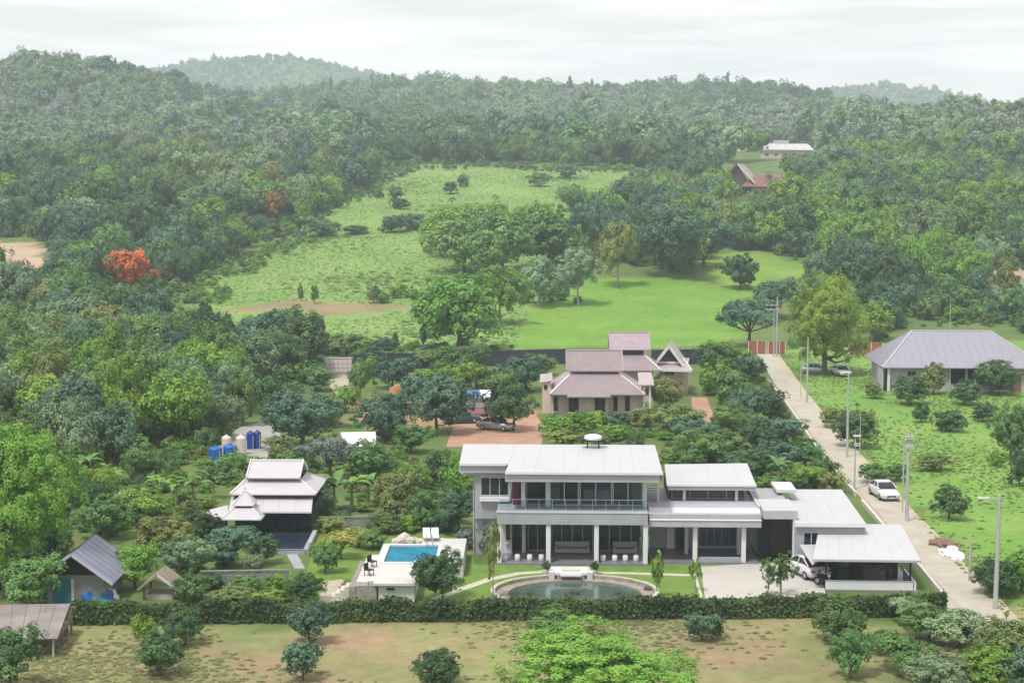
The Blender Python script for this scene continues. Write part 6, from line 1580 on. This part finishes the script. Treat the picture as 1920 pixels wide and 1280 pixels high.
# ------------------------------------------------------------------ hedge
def hedge():
    A, B = G(128, 1173), G(1776, 1156); d = B - A; ln = d.length; h_, w_ = 1.2, .95
    t = thing('hedge', 'long clipped hedge across the picture before the gardens', 'hedge', A, math.atan2(d.y, d.x))
    b = MB(); n = 60
    for i in range(n):
        k = .06 * math.sin(i * 2.3); b.box(ln * i / n + .001, ln * (i + 1) / n - .001, .2, w_ - .15, 0, h_ - .18 + k)
    b.build('branches', 'leaf_hedge', t)
    g = np.random.default_rng(3)
    N1 = 26000
    x = g.uniform(0, ln, N1); face = g.random(N1); y = np.empty(N1); z = np.empty(N1); nn = np.zeros((N1, 3))
    wob = .12 * np.sin(x * .7) + .08 * np.sin(x * 2.1 + 1) + .05 * np.sin(x * 5.3)
    fr = face < .5; tp = (face >= .5) & (face < .9); bk = face >= .9
    y[fr] = .08 + wob[fr] * .6 + g.normal(0, .09, fr.sum()); z[fr] = g.uniform(.02, h_ + .05, fr.sum()) + wob[fr] * .5; nn[fr] = (0, -1, .5)
    y[tp] = g.uniform(0, w_, tp.sum()); z[tp] = h_ + wob[tp] + g.normal(0, .07, tp.sum()); nn[tp] = (0, -.1, 1)
    y[bk] = w_ + g.normal(0, .08, bk.sum()); z[bk] = g.uniform(.1, h_, bk.sum()); nn[bk] = (0, 1, .4)
    nn += .5 * g.normal(size=nn.shape)
    ti = .45 + .25 * np.sin(x * .45) + .2 * np.sin(x * 1.7 + 2) + g.normal(0, .2, N1)
    st = g.random(N1) < .05; z[st & tp] += g.uniform(.05, .35, (st & tp).sum())
    z[tp] += .10 * np.sin(x[tp] * .33 + 1) * np.sin(x[tp] * 1.9)
    link('foliage', leaf_mesh('foliage', np.stack([x, y, z], 1), nn, g.uniform(.09, .24, N1), ti, 'leaf_hedge', 1.4, 3), t)
hedge()

# ------------------------------------------------------------------ bananas
def banana_leaf():
    b = MB(); n = 9
    for i in range(n + 1):
        t = i / n; r_ = 2.0 * t; z = 1.35 * t - 1.5 * t * t * t; w_ = .34 * math.sin(min(1, t * 1.12 + .08) * math.pi) ** .7 + .02 if t < .98 else .03
        b.v += [(r_, -w_, z - .12 * w_), (r_, 0, z + .05), (r_, w_, z - .12 * w_)]
    for i in range(n): k = 3 * i; b.f += [(k, k + 3, k + 4, k + 1), (k + 1, k + 4, k + 5, k + 2)]
    return b
BL = {}
def banana(px, py, h_, colr, label, n=8):
    if colr not in BL:
        me = banana_leaf().mesh('leaf', _LM[colr], True); at = me.attributes.new('tint', 'FLOAT', 'POINT'); at.data.foreach_set('value', [.3 + .5 * ((i // 3) % 3) / 2 for i in range(len(me.vertices))]); BL[colr] = me
    p = GT(px, py); s = S(p); k = h_ / s / 3.1
    t = thing('banana_plant', label, 'banana plant', p, rnd.uniform(0, 6), 'banana plants'); t.scale = (k, k, k)
    MB().cyl((0, 0, 0), (.05, 0, 1.9), .14, .08, 8).build('stem', 'banana_stem', t)
    for i in range(n):
        o = link('leaf', BL[colr], t, (.03, 0, 1.75 + .1 * (i % 3)), i * 2.4 + rnd.uniform(-.3, .3)); o.rotation_euler[1] = rnd.uniform(-.5, .25); o['kind'] = 'part' if False else 'part'
        del o['kind']; e = rnd.uniform(.7, 1.1); o.scale = (e, e, e)
for q in ((600, 960, 70, 'bright', 'banana plant right of the dark navy house, nearest the house wall'), (628, 958, 80, 'mid', 'tallest banana plant right of the dark navy house'), (660, 955, 75, 'bright', 'banana plant in the middle of the row behind the grey wall'), (692, 950, 70, 'mid', 'banana plant at the right end of the row behind the grey wall'),
          (330, 950, 62, 'bright', 'banana plant in the garden left of the dark navy house canopy'), (362, 948, 66, 'mid', 'banana plant close behind the dark navy house canopy'), (300, 940, 60, 'bright', 'banana plant above the little white-roofed shelter'), (400, 935, 58, 'mid', 'banana plant at the left corner of the middle pale roof'),
          (120, 890, 60, 'bright', 'banana plant beside the big lime tree at left'), (160, 905, 64, 'mid', 'banana plant in the upper left garden'), (205, 925, 60, 'bright', 'banana plant left of the little white-roofed shelter'), (1460, 905, 50, 'mid', 'banana plant behind the flat-roofed store')):
    banana(*q)

# ------------------------------------------------------------------ trees placed one by one (photo pixel of the foot, width, height)
# paddock in front of the hedge
T(300, 1266, 104, 92, 'round', 'dark', 'largest dark round tree of the left paddock trio')
T(272, 1212, 58, 62, 'round', 'lime', 'small lime-green tree behind the left paddock trio')
T(348, 1214, 92, 74, 'round', 'dark', 'dark round tree at the right of the left paddock trio')
T(580, 1208, 84, 80, 'round', 'teal', 'small dark tree with uneven crown close to the hedge')
T(568, 1278, 82, 82, 'round', 'teal', 'dark small tree at the bottom edge left of centre')
T(812, 1296, 116, 82, 'dome', 'dark', 'dark domed bush at the bottom edge left of the lime tree')
T(1115, 1345, 440, 172, 'big', 'lime', 'very large lime-green tree crown at the bottom centre', var=0)
T(1042, 1200, 98, 72, 'dome', 'mid', 'green bush tree before the hedge below the pond')
T(1316, 1202, 66, 62, 'round', 'teal', 'left of two small dark trees before the hedge')
T(1346, 1198, 44, 44, 'round', 'teal', 'right of two small dark trees before the hedge')
T(1572, 1204, 116, 92, 'dome', 'mid', 'round green tree before the right end of the hedge')
T(1596, 1272, 92, 102, 'round', 'mid', 'round green tree nearest the bottom edge at right')
T(22, 1300, 135, 125, 'round', 'dark', 'dark tree in front of the rusty open barn')
_lab = ('pale green bush spreading below the hedge end', 'green bush at the foot of the road', 'pale green bush in the lower right scrub', 'mid green bush in the lower right scrub', 'olive bush at the right edge of the lower scrub', 'bright bush in the lower right corner', 'green bush between the round trees and the road', 'pale bush at the bottom edge near the right corner', 'dark bush at the far lower right corner', 'low bright bush left of the road end')
for i, q in enumerate(((1700, 1165, 95, 50, 'pale'), (1742, 1200, 110, 70, 'mid'), (1800, 1215, 130, 80, 'pale'), (1690, 1262, 120, 75, 'mid'), (1890, 1235, 130, 85, 'olive'), (1850, 1290, 150, 85, 'bright'), (1660, 1225, 80, 50, 'mid'), (1760, 1300, 140, 80, 'pale'), (1925, 1310, 130, 110, 'teal'), (1722, 1150, 60, 38, 'bright'))):
    shrub(q[0], q[1], q[2], q[3], q[4], _lab[i], 'scrub bushes at lower right', form='spread' if i % 3 == 0 else 'dome')
# left edge
T(14, 1122, 275, 345, 'big', 'lime', 'big lime-green tree filling the left edge above the barn', var=1)
T(-25, 960, 210, 190, 'round', 'bright', 'bright green tree at the upper left edge of the garden')
T(95, 1060, 90, 120, 'round', 'dark', 'dark tree between the lime tree and the grey shed')
T(60, 1150, 130, 110, 'round', 'mid', 'green tree behind the roof of the rusty barn')
# left garden
_g = [(255, 1105, 100, 85, 'round', 'bright', 'bright bush tree right of the grey shed roof'), (345, 1085, 120, 90, 'round', 'pale', 'pale green tree in the middle of the left garden'), (365, 1128, 90, 62, 'dome', 'mid', 'green bush right of the thatched hut'), (430, 1066, 120, 82, 'round', 'teal', 'dark bush before the dark navy house'), (490, 1058, 70, 60, 'round', 'dark', 'dark bush at the dark deck of the navy house'),
      (475, 1078, 50, 45, 'round', 'pale', 'small pale bush above the grey garden wall'), (566, 1128, 86, 62, 'dome', 'dark', 'dark round bush by the sandy path'), (300, 1040, 110, 80, 'round', 'olive', 'olive tree in the left garden slope'), (200, 1010, 120, 90, 'round', 'mid', 'green tree above the grey gabled shed'), (150, 985, 100, 100, 'tall', 'dark', 'dark upright tree beside the big lime tree'),
      (260, 985, 120, 75, 'dome', 'bright', 'bright bush below the little white-roofed shelter'), (190, 945, 110, 80, 'feather', 'bright', 'feathery bright plant in the upper left garden'), (270, 905, 120, 80, 'feather', 'mid', 'feathery green plant above the little white-roofed shelter'), (370, 1010, 90, 60, 'dome', 'dark', 'dark bush under the side canopy of the navy house'), (610, 1075, 60, 65, 'round', 'mid', 'green shrub beside the sandy path'),
      (640, 1048, 75, 62, 'spread', 'yellow', 'yellow-leaved shrub left of the pool'), (672, 1026, 60, 42, 'round', 'yellow', 'smaller yellow-leaved shrub behind the pool steps'), (700, 1030, 60, 40, 'dome', 'mid', 'green shrub at the back left corner of the pool'), (480, 900, 60, 50, 'round', 'olive', 'olive bush behind the top roof of the navy house'), (430, 905, 70, 60, 'feather', 'mid', 'feathery plant left of the top pale roof'), (520, 870, 50, 40, 'dome', 'olive', 'low olive bush at the edge of the tank yard')]
for q in _g: T(*q[:6], q[6], **({'name': 'garden_tree'}))
# lawn trees
T(830, 1130, 112, 98, 'round', 'dark', 'dark round tree on the lawn in front of the pool terrace')
T(925, 1128, 46, 178, 'sparse', 'olive', 'thin tall tree on the lawn left of the pond')
T(1231, 1122, 36, 112, 'sparse', 'bright', 'slim bright tree right of the pond')
T(1304, 1112, 26, 72, 'sparse', 'bright', 'slim young tree at the driveway edge')
T(1464, 1120, 76, 98, 'sparse', 'mid', 'leafy young tree standing on the driveway', det='f')
T(1440, 1118, 40, 60, 'sparse', 'pale', 'small bare-looking tree beside the driveway')
# around the white house
_w = [(745, 985, 100, 105, 'round', 'olive', 'olive bush tree behind the low wall by the pool'), (800, 990, 90, 80, 'round', 'mid', 'green tree at the rear of the pool terrace'), (860, 1000, 90, 85, 'spread', 'teal', 'dark tree at the left corner of the white house'), (865, 950, 80, 110, 'feather', 'bright', 'bright green tree left of the white house roof'), (830, 915, 80, 70, 'round', 'dark', 'dark tree left of the long white roof'), (905, 1040, 50, 65, 'sparse', 'grey', 'greyish bush beside the first column of the white house'), (780, 930, 90, 70, 'dome', 'bright', 'bright bush between pool and yard'), (700, 905, 110, 80, 'round', 'mid', 'green tree below the white sheet shelter'), (620, 905, 110, 95, 'spread', 'grey', 'grey-green tree beside the white sheet shelter'), (660, 890, 80, 55, 'spread', 'teal', 'dark spreading tree in front of the white sheet shelter'), (560, 915, 70, 50, 'dome', 'bright', 'bright bush right of the top pale roof')]
for q in _w: T(*q[:6], q[6], name='garden_tree')
# yard trees
_y = [(566, 838, 150, 122, 'dome', 'teal', 'big dark dome-shaped tree beside the tank yard'), (720, 828, 112, 104, 'dome', 'teal', 'dark tree right of the pale panelled wall'), (820, 815, 136, 124, 'dome', 'teal', 'largest dark tree in the middle of the yard'), (962, 808, 106, 108, 'dome', 'dark', 'dark tree shading the silver car'), (850, 748, 110, 80, 'round', 'bright', 'lighter green tree behind the largest yard tree'), (880, 712, 92, 68, 'round', 'mid', 'round green tree by the dark fence'), (676, 752, 54, 86, 'tall', 'mid', 'narrow dark tree before the pale panelled wall'), (935, 760, 80, 70, 'round', 'mid', 'green tree behind the blue and white truck'), (985, 735, 110, 75, 'round', 'teal', 'dark round tree left of the mauve roof'), (1010, 705, 80, 45, 'round', 'mid', 'small green tree at the fence left of the mauve roof'), (735, 730, 90, 70, 'round', 'teal', 'blue-green tree before the dark fence'), (690, 705, 70, 40, 'dome', 'bright', 'bright treetop showing over the dark fence'), (600, 790, 60, 45, 'dome', 'bright', 'bright bush right of the big dome tree'), (525, 760, 90, 50, 'round', 'mid', 'green tree behind the big dome tree'), (800, 690, 60, 40, 'round', 'mid', 'green tree at the fence above the largest yard tree')]
for q in _y: T(*q[:6], q[6], name='yard_tree')
_p = [(1035, 820, 60, 44, 'bright'), (1075, 822, 62, 50, 'lime'), (1120, 815, 70, 46, 'bright'), (1165, 812, 60, 44, 'teal'), (1095, 800, 56, 36, 'mid'), (1205, 800, 60, 46, 'olive'), (1150, 828, 60, 36, 'lime'), (1055, 835, 70, 34, 'yellow')]
_pl = ('bright shrub at the left corner of the cream house', 'lime shrub before the cream house', 'bright shrub under the cream house windows', 'dark shrub before the cream house porch', 'small green shrub against the cream house wall', 'olive shrub right of the cream house porch', 'lime shrub just behind the long white roof', 'yellowish shrub at the edge of the red yard')
for q, l in zip(_p, _pl): shrub(q[0], q[1], q[2], q[3], q[4], l)
# orchard between the houses and the road
_o = [(1250, 772, 90, 75, 'olive'), (1262, 812, 110, 62, 'olive'), (1298, 835, 90, 60, 'teal'), (1250, 735, 60, 45, 'dark'), (1340, 740, 80, 70, 'bright'), (1325, 700, 70, 60, 'dark'), (1375, 760, 80, 70, 'mid'), (1410, 720, 70, 60, 'teal'), (1400, 790, 90, 70, 'teal'), (1445, 790, 80, 65, 'dark'), (1365, 820, 90, 70, 'mid'), (1420, 845, 90, 70, 'dark'), (1475, 835, 80, 60, 'teal'), (1330, 870, 120, 75, 'mid'), (1290, 880, 80, 45, 'mid'), (1400, 895, 110, 60, 'dark'), (1460, 880, 100, 60, 'teal'), (1510, 880, 80, 55, 'mid'), (1540, 905, 70, 55, 'mid'), (1505, 920, 90, 50, 'bright'), (1560, 925, 60, 50, 'olive'), (1440, 925, 60, 40, 'mid'), (1360, 690, 70, 50, 'mid'), (1395, 690, 50, 40, 'bright')]
_ol = ('beside the gabled house porch', 'in front of the gabled house', 'below the red earth path', 'against the wall of the gabled house', 'above the red earth path', 'right of the white-edged gable', 'halfway up the orchard', 'by the upper road bend', 'in the orchard middle left of the kerb', 'against the upper kerb wall', 'in the orchard centre', 'right of the orchard centre', 'against the kerb wall halfway down', 'just behind the wing roof', 'behind the gap between house and wing', 'behind the right end of the wing roof', 'between wing roof and kerb wall', 'near the kerb wall above the store', 'at the kerb wall nearest the store', 'behind the flat-roofed store', 'at the corner of store and kerb wall', 'at the low porch roof', 'at the right end of the dark fence', 'below the road-end gate')
for q, l in zip(_o, _ol): T(q[0], q[1], q[2], q[3], 'round' if q[0] % 4 else 'dome', q[4], '%s orchard tree %s' % (CLAB[q[4]], l), name='orchard_tree', group='orchard trees beside the road')
# meadow right of the road
_m = [(1780, 808, 58, 42, 'dark', 'dark round bush in the middle of the right meadow'), (1808, 757, 62, 40, 'dark', 'dark bush before the porch of the grey-roofed house'), (1708, 757, 72, 46, 'dark', 'dark bush before the window of the grey-roofed house'), (1726, 790, 38, 30, 'dark', 'small dark bush left of the middle of the right meadow'), (1843, 788, 48, 34, 'dark', 'dark bush right of the middle bush in the meadow'), (1746, 880, 62, 30, 'olive', 'flat dark bush in the lower meadow'), (1780, 972, 64, 56, 'dark', 'round bush alone in the lower meadow'), (1604, 838, 84, 66, 'dark', 'dark bush behind the roadside poles'), (1896, 858, 76, 96, 'mid', 'tall bush at the right edge of the meadow'), (1912, 910, 44, 70, 'dark', 'dark bush at the right edge below the tall bush'), (1860, 738, 88, 60, 'dark', 'dark tree against the porch of the grey-roofed house'), (1750, 738, 44, 52, 'olive', 'slim olive tree against the grey-roofed house'), (1872, 1112, 96, 62, 'dark', 'dark bush behind the nearest pole'), (1915, 1105, 80, 70, 'bright', 'bright bush at the right edge near the nearest pole'), (1868, 872, 34, 26, 'bright', 'small bright bush in the lower right meadow'), (1640, 905, 50, 36, 'mid', 'green bush on the verge behind the white car'), (1680, 900, 40, 30, 'mid', 'small green bush on the verge right of the white car'), (1640, 745, 40, 26, 'olive', 'low olive bush left of the grey-roofed house'), (1560, 800, 44, 34, 'olive', 'olive bush on the verge beside the upper road')]
for q in _m: shrub(q[0], q[1] + 2, q[2] * 1.18, q[3] * 1.22, q[4], q[5])
# trees round the top of the road
T(1546, 702, 182, 228, 'big', 'lime', 'tall bright green tree beside the parked white car', var=2, name='tall_tree')
T(1404, 650, 122, 92, 'spread', 'teal', 'dark blue-green tree at the road-end gate')
T(1388, 542, 76, 74, 'dome', 'dark', 'dark round tree alone on the field edge above the gate')
T(1450, 600, 90, 80, 'round', 'teal', 'dark tree behind the crossarm pole')
T(1500, 600, 80, 90, 'round', 'mid', 'green tree behind the left side of the bright tree')
T(1345, 680, 60, 50, 'round', 'bright', 'bright bush right of the thin field pole')
T(1640, 640, 80, 70, 'round', 'bright', 'bright tree behind the red fence')
# middle of the hillside
T(870, 512, 150, 118, 'dome', 'mid', 'left clump of the broad bamboo thicket on the hillside meadow', name='bamboo_clump', cat='bamboo', det='f')
T(940, 520, 170, 140, 'dome', 'mid', 'middle clump of the broad bamboo thicket on the hillside meadow', name='bamboo_clump', cat='bamboo', det='f')
T(1010, 505, 150, 120, 'dome', 'mid', 'right clump of the broad bamboo thicket on the hillside meadow', name='bamboo_clump', cat='bamboo', det='f')
T(850, 480, 130, 105, 'dome', 'bright', 'bright bamboo clump at the upper left of the thicket', name='bamboo_clump', cat='bamboo', det='f')
T(925, 470, 140, 100, 'dome', 'bright', 'bright bamboo clump behind the middle of the thicket', name='bamboo_clump', cat='bamboo', det='f')
T(1005, 465, 130, 95, 'dome', 'bright', 'bright bamboo clump at the upper right of the thicket', name='bamboo_clump', cat='bamboo', det='f')
T(862, 658, 185, 165, 'dome', 'bright', 'broad light green tree below the feathery clump', det='f')
T(936, 610, 112, 120, 'tall', 'bright', 'upright lime-tinted tree right of the broad light tree')
T(1010, 575, 96, 100, 'tall', 'pale', 'pale upright tree on the left edge of the bright field')
T(1085, 575, 96, 118, 'tall', 'pale', 'pale upright tree in the bright field')
T(1160, 540, 86, 132, 'tall', 'olive', 'tall thin-crowned tree in the bright field')
T(1250, 520, 160, 150, 'round', 'teal', 'big dark tree at the upper end of the bright field')
T(1110, 480, 90, 130, 'tall', 'teal', 'dark upright tree behind the tall thin-crowned tree')
T(1320, 500, 110, 110, 'round', 'teal', 'dark tree right of the big dark tree')
T(1000, 440, 120, 70, 'feather', 'bright', 'bright feathery bush above the feathery clump')
T(1070, 395, 100, 60, 'feather', 'mid', 'feathery bush on the upper right of the meadow')
T(795, 652, 26, 56, 'cone', 'dark', 'taller dark cypress by the dark fence'); T(740, 656, 20, 40, 'cone', 'dark', 'shorter dark cypress by the dark fence')
# flame trees
T(246, 548, 84, 92, 'round', 'red', 'flame tree with vivid red crown in the left woodland')
T(296, 540, 30, 44, 'round', 'orange', 'small orange tree right of the red flame tree')
T(515, 418, 46, 66, 'round', 'orange', 'orange-leaved tree at the upper edge of the left woodland')
# field bushes
for q in ((742, 374, 36, 28, 'dark', 'upper of two dark bushes on the meadow'), (750, 392, 40, 26, 'dark', 'lower of two dark bushes on the meadow'), (845, 364, 34, 26, 'dark', 'left dark bush near the top of the meadow'), (869, 350, 28, 24, 'dark', 'right dark bush near the top of the meadow'), (735, 436, 60, 36, 'teal', 'left bush of the low row across the meadow'), (775, 432, 56, 40, 'teal', 'right bush of the low row across the meadow'), (605, 442, 70, 26, 'teal', 'low bush at the left end of the meadow band'), (670, 438, 60, 18, 'mid', 'flat bush between the meadow bush rows'), (1062, 334, 50, 30, 'teal', 'bush below the tree row at the top of the meadow'), (1010, 350, 50, 30, 'mid', 'pale bush under the top tree row'), (590, 570, 18, 40, 'mid', 'thin sapling on the earth bank'), (565, 566, 14, 36, 'mid', 'left sapling on the earth bank'), (700, 570, 30, 40, 'olive', 'olive sapling right of the earth bank'), (480, 660, 70, 50, 'olive', 'olive bush below the earth bank'), (650, 668, 110, 50, 'mid', 'green bush above the pale panelled wall'), (560, 672, 100, 60, 'mid', 'green bush at the lower left of the meadow'), (720, 664, 60, 36, 'teal', 'dark bush left of the cypresses')):
    shrub(*q[:5], q[5])

for q in ((395, 1106, 60, 40, 'dark', 'dark shrub at the left end of the grey garden wall'), (455, 1108, 70, 30, 'mid', 'low green shrub before the middle of the grey garden wall'), (520, 1110, 60, 34, 'bright', 'bright shrub before the right end of the grey garden wall'), (440, 1126, 90, 26, 'olive', 'olive ground shrub behind the hedge below the grey wall'), (515, 1128, 80, 24, 'bright', 'bright ground shrub behind the hedge left of the sandy path'),
          (620, 998, 60, 36, 'olive', 'olive shrub before the left end of the low pool wall'), (720, 1000, 70, 40, 'mid', 'green shrub before the middle of the low pool wall'), (768, 998, 60, 34, 'bright', 'bright shrub behind the pale boulders'), (835, 998, 60, 44, 'teal', 'dark shrub at the right end of the low pool wall'), (880, 1030, 50, 44, 'grey', 'grey-leaved shrub right of the pool terrace'), (655, 1112, 40, 24, 'olive', 'small shrub under the stone wall of the pool terrace'), (690, 1122, 60, 18, 'yellow', 'yellow border plant before the pool terrace wall'),
          (385, 884, 50, 30, 'bright', 'bright shrub in front of the bright blue tanks'), (450, 882, 60, 26, 'mid', 'green shrub right of the bright blue tanks'), (520, 842, 60, 30, 'olive', 'olive shrub on the tank yard'), (380, 850, 50, 60, 'mid', 'upright green shrub left of the bright blue tanks')):
    shrub(*q[:5], q[5])

# dark chairs on the pool terrace
for px, py, lab in ((698, 1062, 'dark chair on the pool terrace nearer the pool'), (692, 1078, 'dark chair on the pool terrace nearer the steps')):
    p = G(px, py, 1.4); t = thing('deck_chair', lab, 'chair', (p.x, p.y, 1.394), R(60), 'dark chairs on the pool terrace')
    MB().box(-.25, .25, -.25, .25, .38, .44).build('seat', 'black', t); MB().box(-.25, .25, .22, .27, .443, .85).build('backrest', 'black', t)
    for x in (-.22, .22):
        for y in (-.22, .22): MB().box(x - .02, x + .02, y - .02, y + .02, 0, .378).build('leg', 'black', t)

for q in ((455, 800, 80, 110, 'feather', 'mid', 'tall feathery tree left behind the deep blue tanks'), (420, 825, 90, 100, 'tall', 'pale', 'pale upright tree left of the cream tanks'), (505, 775, 80, 80, 'round', 'dark', 'dark tree at the back of the tank yard'), (620, 800, 80, 62, 'round', 'mid', 'green tree right of the big dome tree'), (650, 775, 50, 60, 'round', 'bright', 'bright tree below the narrow dark tree'), (775, 760, 80, 66, 'dome', 'teal', 'bluish tree before the orange sand heap'), (600, 735, 70, 50, 'round', 'mid', 'green tree left of the paved yard'), (915, 740, 60, 56, 'round', 'dark', 'dark tree right behind the awning truck'), (560, 885, 80, 50, 'dome', 'mid', 'green bush behind the top pale roof'), (770, 850, 90, 60, 'round', 'mid', 'green tree below the shaded dark car')):
    T(*q[:6], q[6], name='yard_tree')
woods()
garden_cover()
weeds()

# ------------------------------------------------------------------ haze
hz = MB().box(-2800, 2800, -300, 3500, -1.5, 310)
hb = link('haze', bpy.data.meshes.new('haze'))
hb.data = hz.mesh('haze', mat('haze_air', (1, 1, 1)))
hm = MATS['haze_air']; hm.node_tree.nodes.clear()
_o = hm.node_tree.nodes.new('ShaderNodeOutputMaterial'); _v = hm.node_tree.nodes.new('ShaderNodeVolumePrincipled')
_v.inputs['Color'].default_value = (.75, .87, .98, 1); _v.inputs['Density'].default_value = .00026; _v.inputs['Anisotropy'].default_value = 0
hm.node_tree.links.new(_v.outputs['Volume'], _o.inputs['Volume'])
tag(hb, kind='stuff')
